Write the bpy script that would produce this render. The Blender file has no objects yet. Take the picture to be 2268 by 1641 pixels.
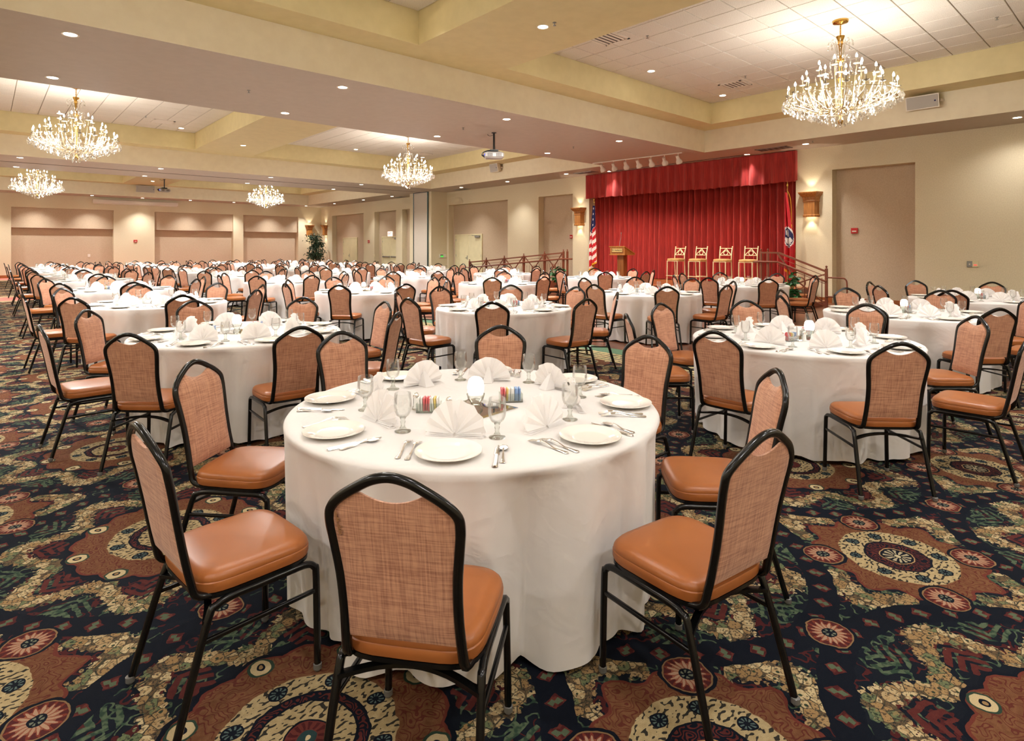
import bpy, math, random
from math import sin, cos, pi, radians, sqrt, atan2, hypot
from mathutils import Vector, Matrix

# ------------------------------------------------------------------ camera, world, exposure
SC = bpy.context.scene
COL = SC.collection
CAM_F, CAM_HY, CAM_H, CAM_AZ = 1308.0, 550.0, 1.5, radians(48.15)
cd = bpy.data.cameras.new('camera')
cd.sensor_fit = 'HORIZONTAL'; cd.sensor_width = 36.0
cd.lens = 36.0 * CAM_F / 2268.0
cd.shift_y = -(820.5 - CAM_HY) / 2268.0
cd.clip_start = 0.05; cd.clip_end = 200
cam = bpy.data.objects.new('camera', cd); COL.objects.link(cam)
cam.location = (0, 0, CAM_H); cam.rotation_euler = (pi / 2, 0, CAM_AZ - pi / 2)
SC.camera = cam
w = bpy.data.worlds.new('world'); SC.world = w; w.use_nodes = True
w.node_tree.nodes['Background'].inputs[0].default_value = (0.9, 0.85, 0.8, 1)
w.node_tree.nodes['Background'].inputs[1].default_value = 0.0
SC.view_settings.view_transform = 'Standard'
SC.view_settings.look = 'None'
SC.view_settings.gamma = 1.0
SC.view_settings.use_curve_mapping = False
SC.view_settings.exposure = 0.62
CY = SC.cycles
CY.use_denoising = True
CY.max_bounces = 6; CY.diffuse_bounces = 4; CY.glossy_bounces = 3
CY.transmission_bounces = 4; CY.transparent_max_bounces = 16
CY.sample_clamp_indirect = 6.0; CY.sample_clamp_direct = 0.0
CY.caustics_reflective = False; CY.caustics_refractive = False
CY.use_light_tree = True
CY.use_adaptive_sampling = True; CY.adaptive_threshold = 0.1; CY.adaptive_min_samples = 16
# light levels (W)
E_CHAND = 160.0      # chandelier bulbs, whole fixture
E_DOWN = 225.0       # recessed downlight
E_SCONCE = 11.0
E_TRACK = 120.0

def to_px(X, Y, Z):
    d = X * cos(CAM_AZ) + Y * sin(CAM_AZ); r = X * sin(CAM_AZ) - Y * cos(CAM_AZ)
    return (1134 + CAM_F * r / d, CAM_HY + CAM_F * (CAM_H - Z) / d, d) if d > 0.05 else (-9e9, -9e9, d)

# ------------------------------------------------------------------ materials
def lin(r, g, b):
    f = lambda c: (c / 255 / 12.92) if c / 255 <= 0.04045 else ((c / 255 + 0.055) / 1.055) ** 2.4
    return (f(r), f(g), f(b), 1)
MATS = {}
def principled(name, col, rough=0.6, metal=0.0, spec=0.5, emis=None, estr=0.0, sheen=0.0, coat=0.0):
    m = bpy.data.materials.new(name); m.use_nodes = True
    b = m.node_tree.nodes['Principled BSDF']
    b.inputs['Base Color'].default_value = col
    b.inputs['Roughness'].default_value = rough
    b.inputs['Metallic'].default_value = metal
    b.inputs['Specular IOR Level'].default_value = spec
    b.inputs['Sheen Weight'].default_value = sheen
    b.inputs['Coat Weight'].default_value = coat
    if emis:
        b.inputs['Emission Color'].default_value = emis
        b.inputs['Emission Strength'].default_value = estr
        m.cycles.emission_sampling = 'NONE'
    MATS[name] = m
    return m

class NT:
    """small helper for node maths"""
    def __init__(s, m): s.m = m; s.t = m.node_tree; s.n = s.t.nodes; s.l = s.t.links
    def node(s, typ, **kw):
        n = s.n.new(typ)
        for k, v in kw.items(): setattr(n, k, v)
        return n
    def link(s, a, b): s.l.new(a, b)
    def put(s, sock, v):
        if isinstance(v, X): s.l.new(v.s, sock)
        elif isinstance(v, bpy.types.NodeSocket): s.l.new(v, sock)
        else: sock.default_value = v
    def op(s, o, *a):
        n = s.n.new('ShaderNodeMath'); n.operation = o
        for i, v in enumerate(a): s.put(n.inputs[i], v)
        return X(s, n.outputs[0])
    def mix(s, f, a, b):
        n = s.n.new('ShaderNodeMix'); n.data_type = 'RGBA'
        s.put(n.inputs[0], f); s.put(n.inputs[6], a); s.put(n.inputs[7], b)
        return n.outputs[2]
    def noise(s, vec, scale, detail=2.0, rough=0.5, dist=0.0, out='Fac'):
        n = s.n.new('ShaderNodeTexNoise'); n.inputs['Scale'].default_value = scale
        n.inputs['Detail'].default_value = detail; n.inputs['Roughness'].default_value = rough
        n.inputs['Distortion'].default_value = dist
        if vec is not None: s.put(n.inputs['Vector'], vec)
        return X(s, n.outputs[0]) if out == 'Fac' else n.outputs[1]
    def coord(s, which='Object'):
        return s.n.new('ShaderNodeTexCoord').outputs[which]
    def sep(s, vec):
        n = s.n.new('ShaderNodeSeparateXYZ'); s.l.new(vec, n.inputs[0])
        return X(s, n.outputs[0]), X(s, n.outputs[1]), X(s, n.outputs[2])
    def comb(s, x, y, z=0.0):
        n = s.n.new('ShaderNodeCombineXYZ')
        s.put(n.inputs[0], x); s.put(n.inputs[1], y); s.put(n.inputs[2], z)
        return n.outputs[0]
    def vscale(s, vec, sc):
        n = s.n.new('ShaderNodeMapping'); s.l.new(vec, n.inputs[0]); n.inputs['Scale'].default_value = sc
        return n.outputs[0]
    def bump(s, h, strength=0.2, dist=0.01):
        n = s.n.new('ShaderNodeBump'); n.inputs['Strength'].default_value = strength
        n.inputs['Distance'].default_value = dist; s.put(n.inputs['Height'], h)
        s.l.new(n.outputs[0], s.n['Principled BSDF'].inputs['Normal'])
    def color(s, c): s.put(s.n['Principled BSDF'].inputs['Base Color'], c)
    def rough(s, c): s.put(s.n['Principled BSDF'].inputs['Roughness'], c)
class X:
    def __init__(s, nt, sock): s.nt = nt; s.s = sock
    def __add__(a, b): return a.nt.op('ADD', a, b)
    __radd__ = __add__
    def __sub__(a, b): return a.nt.op('SUBTRACT', a, b)
    def __rsub__(a, b): return a.nt.op('SUBTRACT', b, a)
    def __mul__(a, b): return a.nt.op('MULTIPLY', a, b)
    __rmul__ = __mul__
    def __truediv__(a, b): return a.nt.op('DIVIDE', a, b)
    def __neg__(a): return a.nt.op('MULTIPLY', a, -1.0)
    def lt(a, b): return a.nt.op('LESS_THAN', a, b)
    def gt(a, b): return a.nt.op('GREATER_THAN', a, b)
    def abs(a): return a.nt.op('ABSOLUTE', a)
    def fract(a): return a.nt.op('FRACT', a)
    def cos(a): return a.nt.op('COSINE', a)
    def sin(a): return a.nt.op('SINE', a)
    def sqrt(a): return a.nt.op('SQRT', a)
    def pow(a, b): return a.nt.op('POWER', a, b)
    def min(a, b): return a.nt.op('MINIMUM', a, b)
    def max(a, b): return a.nt.op('MAXIMUM', a, b)
    def ss(a, lo, hi):
        n = a.nt.n.new('ShaderNodeMapRange'); n.interpolation_type = 'SMOOTHSTEP'
        a.nt.put(n.inputs[0], a); n.inputs[1].default_value = lo; n.inputs[2].default_value = hi
        return X(a.nt, n.outputs[0])

def noisy(name, c1, c2, scale, rough=0.8, stretch=(1, 1, 1), bump=0.0, bdist=0.004, detail=3.0, **kw):
    m = principled(name, c1, rough, **kw); t = NT(m)
    v = t.vscale(t.coord(), stretch)
    f = t.noise(v, scale, detail)
    t.color(t.mix(f.ss(0.3, 0.7), c1, c2))
    if bump: t.bump(f, bump, bdist)
    return m

# ---- walls, ceilings
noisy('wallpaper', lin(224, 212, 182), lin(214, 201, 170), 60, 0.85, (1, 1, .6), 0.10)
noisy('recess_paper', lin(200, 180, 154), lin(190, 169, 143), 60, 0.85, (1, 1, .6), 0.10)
noisy('soffit_tone', lin(190, 177, 164), lin(186, 173, 160), 6, 0.55, bump=0.0)  # undersides, darker and greyer than the beam faces
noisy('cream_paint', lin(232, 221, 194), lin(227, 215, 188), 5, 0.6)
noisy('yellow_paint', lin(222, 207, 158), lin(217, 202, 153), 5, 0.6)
noisy('ceiling_tile', lin(236, 229, 216), lin(205, 196, 182), 90, 0.95, bump=0.5, bdist=0.006, detail=4)
principled('tile_grid', lin(150, 140, 124), 0.7)
noisy('partition_panel', lin(214, 205, 190), lin(206, 196, 182), 80, 0.8)
noisy('door_paint', lin(226, 216, 176), lin(220, 210, 170), 4, 0.5)
noisy('trim_wood', lin(170, 96, 46), lin(140, 74, 32), 5, 0.4, (1, 1, 8))
# ---- carpets and floors
def carpet():
    m = principled('carpet', (0.01, 0.012, 0.02, 1), 0.95, spec=0.1); t = NT(m)
    pos = t.coord('Object')
    x0, y0, _ = t.sep(pos)
    wv = t.noise(pos, 16.0, 2.0, out='Color'); wx, wy, _ = t.sep(wv)
    x0 = x0 + (wx - 0.5) * 0.028; y0 = y0 + (wy - 0.5) * 0.028
    PX, PY = 1.72, 1.757
    u = (x0 - 0.74) / PX + 64.0; v = (y0 - 1.77) / PY + 64.0
    ax = ((u + 0.5).fract() - 0.5) * PX; ay = ((v + 0.5).fract() - 0.5) * PY
    bx = (u.fract() - 0.5) * PX; by = (v.fract() - 0.5) * PY
    H2 = t.op
    ra = (ax * ax + ay * ay).sqrt(); ta = H2('ARCTAN2', ay, ax)
    rb = (bx * bx + by * by).sqrt(); tb = H2('ARCTAN2', by, bx)
    navy, navy2 = (0.0040, 0.0060, 0.0115, 1), (0.0075, 0.010, 0.016, 1)
    burg, burg2 = (0.062, 0.012, 0.012, 1), (0.115, 0.026, 0.020, 1)
    green, green2 = (0.026, 0.050, 0.032, 1), (0.085, 0.115, 0.066, 1)
    cream, tan = (0.50, 0.39, 0.215, 1), (0.30, 0.185, 0.08, 1)
    orange, orange2 = (0.135, 0.055, 0.024, 1), (0.172, 0.076, 0.034, 1)
    teal = (0.02, 0.045, 0.045, 1)
    c = t.mix(t.noise(pos, 180.0, 1.0), navy, navy2)
    n1 = t.noise(pos, 16.0, 1.0); n2 = t.noise(t.vscale(pos, (1.1, 0.93, 1)), 18.0, 1.0); n3 = t.noise(pos, 45.0, 1.0)
    region = t.noise(pos, 5.5, 0.0)
    # loose scrolls of leaves between the ornaments
    curl_g = (n1 - 0.5).abs().lt(0.032) * region.gt(0.485) * ra.gt(0.47)
    curl_r = (n2 - 0.5).abs().lt(0.036) * region.lt(0.485) * ra.gt(0.47)
    c = t.mix(curl_r, c, burg); c = t.mix(curl_g, c, t.mix(n3.ss(.4, .6), green, green2))
    # flower cells
    vo = t.node('ShaderNodeTexVoronoi'); vo.inputs['Scale'].default_value = 25.0; t.link(pos, vo.inputs['Vector'])
    vd = X(t, vo.outputs['Distance']); vr, vg, _ = t.sep(vo.outputs['Color'])
    petal = t.mix(vr.ss(0.2, 0.8), cream, tan)
    petal = t.mix(vg.gt(0.80), petal, (0.13, 0.155, 0.075, 1))
    petal = t.mix(n3.ss(0.52, 0.6), petal, t.mix(0.6, petal, tan))
    petal = t.mix(vd.lt(0.16), petal, (0.03, 0.045, 0.025, 1))
    petal = t.mix(vd.gt(0.70), petal, t.mix(0.6, tan, navy2))
    ve = t.node('ShaderNodeTexVoronoi'); ve.feature = 'DISTANCE_TO_EDGE'; ve.inputs['Scale'].default_value = 25.0; t.link(pos, ve.inputs['Vector'])
    petal = t.mix(X(t, ve.outputs['Distance']).lt(0.03), petal, (0.055, 0.05, 0.03, 1))
    pet2 = t.noise(pos, 95.0, 1.0)
    petal = t.mix(pet2.gt(0.58), petal, t.mix(0.7, petal, navy2))
    jag = (n3 - 0.5) * 0.13
    # scalloped flower garland round medallion A, burgundy palmettes inside, green outside
    w8 = (ta * 8.0).cos()
    rg = 0.585 - w8 * 0.095
    gar = (ra - rg + jag).abs().lt(0.060)
    pal = ((ra - 0.565) / 0.12).pow(2.0) + (((ta * 8.0 / (2 * pi)).fract() - 0.5) * 0.44 / 0.085).pow(2.0)
    vein = (((ra * 130.0) + (((ta * 8.0 / (2 * pi)).fract() - 0.5).abs() * 40.0)).sin()).gt(-0.25)
    c = t.mix(pal.lt(1.0) * vein, c, t.mix(n3, burg, burg2))
    c = t.mix(gar, c, petal)
    # green palmettes standing where the garland dips inward
    pgo = ((ra - 0.675) / 0.07).pow(2.0) + ((((ta * 8.0 / (2 * pi) + 0.5).fract() - 0.5)) * 0.52 / 0.09).pow(2.0)
    veing = ((ra * 120.0) - ((((ta * 8.0 / (2 * pi) + 0.5).fract() - 0.5)).abs() * 60.0)).sin().gt(0.0)
    c = t.mix(pgo.lt(1.0) * veing * (1.0 - gar), c, t.mix(n3.ss(.4, .6), green, green2))
    # lambda-shaped flower sprays on the four axes of medallion B
    tq = ((tb * 4.0 / (2 * pi) + 0.5).fract() - 0.5) * (pi / 2)
    lam = (rb - 0.515 + tq.abs() * 0.27 + jag).abs().lt(0.066) * tq.abs().lt(0.44)
    c = t.mix(lam, c, petal)
    # chain of red blossoms with green buds
    rc = 0.80 + (ta * 4.0).cos() * 0.02
    N = 40.0
    ph = (ta * (N / (2 * pi))).fract() - 0.5
    dr = ra - rc
    star = (((ph * 0.125).abs() * 0.9 + dr.abs() * 0.8 + n3 * 0.02)).lt(0.042)
    bud = ((((ph + 0.5).fract() - 0.5) * 0.125).abs() + (dr.abs() - 0.012).abs()).lt(0.016)
    c = t.mix(dr.abs().lt(0.06), c, navy)
    c = t.mix(star, c, t.mix(n3.ss(.42, .58), burg, burg2)); c = t.mix(bud, c, green2)
    # medallion B : orange star
    rs = 0.345 + (tb * 12.0).cos() * 0.03 + (tb * 4.0).cos() * 0.025
    c = t.mix(rb.lt(rs + 0.014), c, (0.13, 0.03, 0.02, 1))
    frond = ((n1 * 60.0).sin()).gt(0.66)
    ofield = t.mix(n3.ss(.3, .7), orange, orange2)
    c = t.mix(rb.lt(rs), c, t.mix(frond * rb.gt(0.255), ofield, (0.105, 0.024, 0.016, 1)))
    def ringdots(c, r, th, rad, dotr, nd, off):
        q = ((th * (nd / (2 * pi)) + off).fract() - 0.5) * (2 * pi / nd)
        dd = ((r * q.cos() - rad).pow(2.0) + (r * q.sin()).pow(2.0)).sqrt()
        c = t.mix(dd.lt(dotr), c, navy)
        sp = (H2('ARCTAN2', r * q.sin(), r * q.cos() - rad) * 9.0).cos().gt(0.2) * dd.lt(dotr * 0.8) * dd.gt(dotr * .35)
        return t.mix(sp, c, (0.09, 0.13, 0.12, 1))
    fleck = t.noise(t.vscale(pos, (1, 1.6, 1)), 50.0, 0.0).gt(0.60)
    creamfield = t.mix(fleck, t.mix(n3, cream, (0.28, 0.20, 0.09, 1)), (0.03, 0.026, 0.02, 1))
    c = t.mix(rb.lt(0.25), c, creamfield)
    c = ringdots(c, rb, tb, 0.197, 0.031, 8.0, 0.5)
    inner = t.mix(((n2 * 60.0).sin()).gt(0.1), navy, t.mix(n3, burg, burg2))
    c = t.mix(rb.lt(0.142), c, navy); c = t.mix(rb.lt(0.132), c, inner)
    c = t.mix(rb.lt(0.076), c, (0.40, 0.25, 0.11, 1)); c = t.mix(rb.lt(0.071), c, navy)
    c = t.mix(((tb * 12.0).cos()).gt(0.0) * rb.lt(0.06) * rb.gt(0.02), c, (0.38, 0.32, 0.2, 1))
    c = t.mix(rb.lt(0.014), c, (0.5, 0.42, 0.25, 1))
    # medallion A : larger, scalloped
    ro = 0.405 + (ta * 8.0 + pi / 1.0).cos().abs() * 0.03
    c = t.mix(ra.lt(ro + 0.03), c, navy); c = t.mix(ra.lt(ro + 0.012), c, (0.13, 0.03, 0.02, 1))
    c = t.mix(ra.lt(ro), c, t.mix(frond * ra.gt(0.285), ofield, (0.105, 0.024, 0.016, 1)))
    q = ((ta * (8.0 / (2 * pi)) + 0.5).fract() - 0.5) * (2 * pi / 8)
    dd = ((ra * q.cos() - 0.40).pow(2.0) + (ra * q.sin()).pow(2.0)).sqrt()
    c = t.mix(dd.lt(0.047), c, green); c = t.mix(dd.lt(0.038), c, cream); c = t.mix(dd.lt(0.017), c, navy); c = t.mix(dd.lt(0.009), c, tan)
    c = t.mix(ra.lt(0.275), c, creamfield)
    c = ringdots(c, ra, ta, 0.236, 0.031, 8.0, 0.5)
    c = t.mix(ra.lt(0.19), c, navy); c = t.mix(ra.lt(0.18) * ra.gt(0.155), c, inner)
    c = t.mix(ra.lt(0.146), c, creamfield)
    c = t.mix(ra.lt(0.07), c, navy); c = t.mix(ra.lt(0.064), c, burg2)
    c = t.mix(((ta * 14.0).cos()).gt(0.1) * ra.lt(0.06) * ra.gt(0.03), c, burg)
    c = t.mix(ra.lt(0.027), c, teal); c = t.mix(ra.lt(0.008), c, cream)
    # rosettes (between medallions, and four round each medallion B)
    def rosette(c, dx, dy, s=1.0):
        d = (dx * dx + dy * dy).sqrt() / s; th = H2('ARCTAN2', dy, dx)
        c = t.mix(d.lt(0.10), c, navy)
        c = t.mix(d.lt(0.087), c, (0.22, 0.13, 0.06, 1)); c = t.mix(d.lt(0.081), c, (0.07, 0.014, 0.014, 1))
        edge = 0.060 + (th * 16.0).cos() * 0.016
        c = t.mix(d.lt(edge + 0.006), c, (0.17, 0.034, 0.02, 1)); c = t.mix(d.lt(edge - 0.008), c, (0.36, 0.22, 0.14, 1))
        c = t.mix(((th * 16.0).cos().lt(-0.55)) * d.lt(0.055), c, (0.24, 0.08, 0.045, 1))
        c = t.mix(d.lt(0.028), c, navy); 
        c = t.mix(((th * 6.0).cos().gt(0.1)) * d.lt(0.021) * d.gt(0.009), c, (0.16, 0.17, 0.12, 1))
        return c
    c = rosette(c, bx.abs() - 0.248, by.abs() - 0.248)
    c = rosette(c, ax.abs() - PX / 2, ay); c = rosette(c, ax, ay.abs() - PY / 2)
    # pile
    pile = t.noise(pos, 420.0, 1.0)
    n = t.node('ShaderNodeMix', data_type='RGBA', blend_type='MULTIPLY'); n.inputs[0].default_value = 0.55
    t.link(c, n.inputs[6]); t.link(t.mix(pile.ss(.3, .7), (0.41, 0.41, 0.41, 1), (0.86, 0.86, 0.86, 1)), n.inputs[7])
    t.color(n.outputs[2]); t.bump(pile, 0.3, 0.003)
    return m
carpet()
def wood(name, c1, c2, rough=0.3, plank=0.0, axis=0):
    m = principled(name, c1, rough); t = NT(m)
    pos = t.coord('Object'); x, y, z = t.sep(pos)
    g = t.noise(t.vscale(pos, (0.6, 9, 9) if axis == 0 else ((9, 0.6, 9) if axis == 1 else (9, 9, 0.6))), 4.0, 4.0, 0.6, 0.6)
    col = t.mix(g.ss(.3, .7), c1, c2)
    if plank:
        a, b = (y, x) if axis == 0 else (x, y)
        row = t.op('FLOOR', a / plank)
        seam = ((a / plank).fract() - 0.5).abs().gt(0.475)
        sh = t.node('ShaderNodeTexWhiteNoise', noise_dimensions='2D')
        t.link(t.comb(row, t.op('FLOOR', (b + row * 0.37) / 1.3)), sh.inputs[0])
        col = t.mix(X(t, sh.outputs[0]) * 0.45, col, c2)
        col = t.mix(seam, col, (c2[0] * .4, c2[1] * .4, c2[2] * .4, 1))
    t.color(col)
    return m
wood('dance_floor', lin(150, 92, 62), lin(108, 62, 40), 0.28, 0.09, 1)
wood('stage_floor', lin(190, 122, 70), lin(158, 96, 52), 0.3, 0.08, 1)
wood('stage_wood', lin(130, 62, 34), lin(98, 44, 22), 0.35)
wood('oak', lin(190, 128, 62), lin(154, 96, 42), 0.38, 0, 2)
wood('oak_dark', lin(152, 92, 44), lin(122, 70, 30), 0.4, 0, 2)
noisy('green_border', lin(92, 122, 92), lin(70, 98, 72), 60, 0.95)
noisy('pink_border', lin(196, 118, 104), lin(176, 98, 86), 60, 0.95)
def striped_border():
    m = principled('striped_border', lin(170, 150, 104), 0.95); t = NT(m)
    x, y, z = t.sep(t.coord()); n = t.noise(t.coord(), 14.0, 2.0)
    t.color(t.mix(((x * 60.0 + n * 5.0).sin()).gt(0.25), lin(176, 156, 108), t.mix(((y * 18.0 + n * 8.0).sin()).gt(0.2), lin(66, 50, 36), lin(70, 84, 56))))
striped_border()
noisy('beige_border', lin(178, 160, 118), lin(132, 108, 76), 9, 0.95, (1, 3, 1))
# ---- table top things
def cloth_mat():
    m = principled('cloth', lin(240, 235, 230), 0.8, sheen=0.1); t = NT(m)
    p = t.coord(); cre = t.noise(p, 3.2, 3.0, 0.6, 1.2)
    t.color(t.mix(t.noise(p, 5.0, 2.0), lin(226, 222, 219), lin(220, 215, 211)))
    ridge = 1.0 - (cre - 0.5).abs() * 9.0
    t.bump(ridge.max(0.0) * 0.6 + t.noise(p, 6.0, 2.0), 0.06, 0.03)
cloth_mat()
def napkin_mat():
    m = principled('napkin', lin(254, 252, 251), 0.85); t = NT(m)
    tl = t.node('ShaderNodeBsdfTranslucent'); tl.inputs[0].default_value = lin(250, 246, 243)
    mx = t.node('ShaderNodeMixShader'); mx.inputs[0].default_value = 0.4
    t.link(t.n['Principled BSDF'].outputs[0], mx.inputs[1]); t.link(tl.outputs[0], mx.inputs[2]); t.link(mx.outputs[0], t.n['Material Output'].inputs[0])
napkin_mat()
principled('china', lin(242, 238, 229), 0.12, spec=0.6, coat=0.4)
principled('steel', lin(226, 222, 216), 0.27, metal=1.0)
principled('chrome', lin(215, 215, 215), 0.12, metal=1.0)
principled('mirror', lin(232, 236, 234), 0.02, metal=1.0)
principled('candle_glow', lin(255, 250, 240), 0.3, emis=lin(255, 246, 232), estr=1.8)
principled('salt', lin(238, 238, 234), 0.5)
principled('pepper', lin(70, 62, 54), 0.7)
principled('packet_pink', lin(226, 108, 112), 0.5)
principled('packet_white', lin(240, 238, 232), 0.5)
principled('packet_blue', lin(140, 170, 214), 0.5)
principled('packet_yellow', lin(236, 208, 120), 0.5)
def thin_glass(name, tint, edge=0.55, refl=1.0):
    m = bpy.data.materials.new(name); m.use_nodes = True; t = NT(m)
    t.n.remove(t.n['Principled BSDF'])
    tr = t.node('ShaderNodeBsdfTransparent'); tr.inputs[0].default_value = tint
    gl = t.node('ShaderNodeBsdfGlossy'); gl.inputs['Roughness'].default_value = 0.03; gl.inputs[0].default_value = (refl, refl, refl, 1)
    lw = t.node('ShaderNodeLayerWeight'); lw.inputs[0].default_value = 0.28
    f = X(t, lw.outputs['Fresnel']) * edge + 0.03
    mx = t.node('ShaderNodeMixShader'); t.put(mx.inputs[0], f)
    t.link(tr.outputs[0], mx.inputs[1]); t.link(gl.outputs[0], mx.inputs[2])
    t.link(mx.outputs[0], t.n['Material Output'].inputs[0])
    MATS[name] = m
thin_glass('glass', (0.975, 0.98, 0.975, 1), 0.5)
thin_glass('thick_glass', (0.92, 0.94, 0.92, 1), 0.7)
def crystal():
    m = bpy.data.materials.new('crystal'); m.use_nodes = True; t = NT(m)
    t.n.remove(t.n['Principled BSDF'])
    tr = t.node('ShaderNodeBsdfTransparent'); tr.inputs[0].default_value = (0.97, 0.95, 0.90, 1)
    gl = t.node('ShaderNodeBsdfGlossy'); gl.inputs['Roughness'].default_value = 0.08
    tl = t.node('ShaderNodeBsdfTranslucent'); tl.inputs[0].default_value = (1, 0.97, 0.9, 1)
    a = t.node('ShaderNodeMixShader'); a.inputs[0].default_value = 0.10
    t.link(gl.outputs[0], a.inputs[1]); t.link(tl.outputs[0], a.inputs[2])
    b = t.node('ShaderNodeMixShader'); b.inputs[0].default_value = 0.42
    t.link(tr.outputs[0], b.inputs[1]); t.link(a.outputs[0], b.inputs[2])
    t.link(b.outputs[0], t.n['Material Output'].inputs[0])
    MATS['crystal'] = m
crystal()
# ---- chairs
principled('black_metal', (0.0035, 0.0035, 0.0035, 1), 0.2, spec=0.42)
principled('clear_glide', lin(104, 102, 98), 0.2)
def weave():
    m = principled('woven_fabric', lin(196, 142, 100), 0.85, sheen=0.2); t = NT(m)
    pos = t.coord(); info = t.node('ShaderNodeObjectInfo')
    off = t.node('ShaderNodeVectorMath', operation='ADD'); t.link(pos, off.inputs[0])
    t.link(t.comb(X(t, info.outputs['Random']) * 7.0, 0.0, X(t, info.outputs['Random']) * 3.0), off.inputs[1])
    p = off.outputs[0]
    v = t.noise(t.vscale(p, (210, 10, 12)), 1.0, 3.0); h = t.noise(t.vscale(p, (12, 10, 230)), 1.0, 3.0)
    c = t.mix(v.ss(.35, .72), lin(208, 154, 122), lin(150, 94, 72))
    c2 = t.mix(h.ss(.35, .72), lin(214, 162, 130), lin(150, 96, 73))
    t.color(t.mix(0.5, c, c2)); t.bump(v + h, 0.15, 0.001)
weave()
principled('frayed', lin(150, 104, 66), 0.9)
noisy('vinyl', lin(162, 97, 49), lin(155, 90, 44), 4, 0.36, spec=0.45)
# ---- stage
def velvet():
    m = principled('red_velvet', lin(178, 38, 36), 0.8, sheen=0.6); t = NT(m)
    f = t.noise(t.vscale(t.coord(), (14, 14, .8)), 3.0, 2.0)
    t.color(t.mix(f.ss(.3, .7), lin(176, 44, 37), lin(142, 29, 27)))
    t.n['Principled BSDF'].inputs['Sheen Tint'].default_value = (1, 0.35, 0.3, 1)
velvet()
principled('rail_paint', lin(126, 66, 42), 0.4)
principled('champagne', lin(226, 210, 166), 0.4, metal=0.1)
noisy('gold_seat', lin(214, 172, 108), lin(196, 150, 86), 40, 0.8)
principled('brass', lin(206, 164, 84), 0.22, metal=1.0)
principled('gold_fringe', lin(222, 168, 40), 0.6)
principled('flag_red', lin(196, 34, 44), 0.7); principled('flag_white', lin(236, 228, 222), 0.7); principled('flag_blue', lin(34, 38, 88), 0.7)
noisy('leaf', lin(44, 104, 46), lin(24, 70, 34), 12, 0.45)
noisy('leaf_dark', lin(58, 92, 66), lin(30, 62, 42), 12, 0.5)
noisy('bark', lin(92, 70, 50), lin(70, 52, 38), 12, 0.9, (4, 4, 1))
noisy('planter', lin(70, 52, 40), lin(56, 42, 34), 5, 0.6)
# ---- fixtures
principled('white_plastic', lin(226, 218, 204), 0.5)
principled('projector_shell', lin(176, 172, 168), 0.5)
principled('white_metal', lin(224, 214, 200), 0.45)
principled('speaker_grille', lin(176, 170, 162), 0.7)
principled('grey_metal', lin(150, 152, 150), 0.35, metal=0.7)
principled('teal_edge', lin(70, 88, 86), 0.4, metal=0.4)
principled('black_plastic', (0.012, 0.012, 0.012, 1), 0.4)
principled('red_plastic', lin(186, 34, 34), 0.4)
principled('blue_glow', lin(60, 80, 220), 0.4, emis=lin(70, 90, 255), estr=1.5)
principled('green_screen', lin(60, 160, 60), 0.4, emis=lin(80, 200, 80), estr=0.7)
principled('red_text', lin(220, 40, 40), 0.4, emis=lin(240, 60, 60), estr=1.2)
principled('exit_face', lin(250, 226, 220), 0.5, emis=lin(255, 230, 222), estr=0.7)
principled('downlight_lens', lin(255, 250, 240), 0.4, emis=lin(255, 244, 226), estr=9.0)
principled('bulb', lin(255, 250, 240), 0.4, emis=lin(255, 248, 236), estr=16.0)
principled('sconce_glow', lin(255, 245, 220), 0.4, emis=lin(255, 236, 200), estr=7.0)
principled('vent_dark', lin(96, 86, 76), 0.8)
principled('candle_sleeve', lin(150, 140, 120), 0.5)
principled('pale_brass', lin(214, 200, 168), 0.3, metal=1.0)
principled('brass_plate', lin(214, 186, 120), 0.4, metal=0.3)
principled('ink', (0.03, 0.025, 0.02, 1), 0.6)

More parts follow.
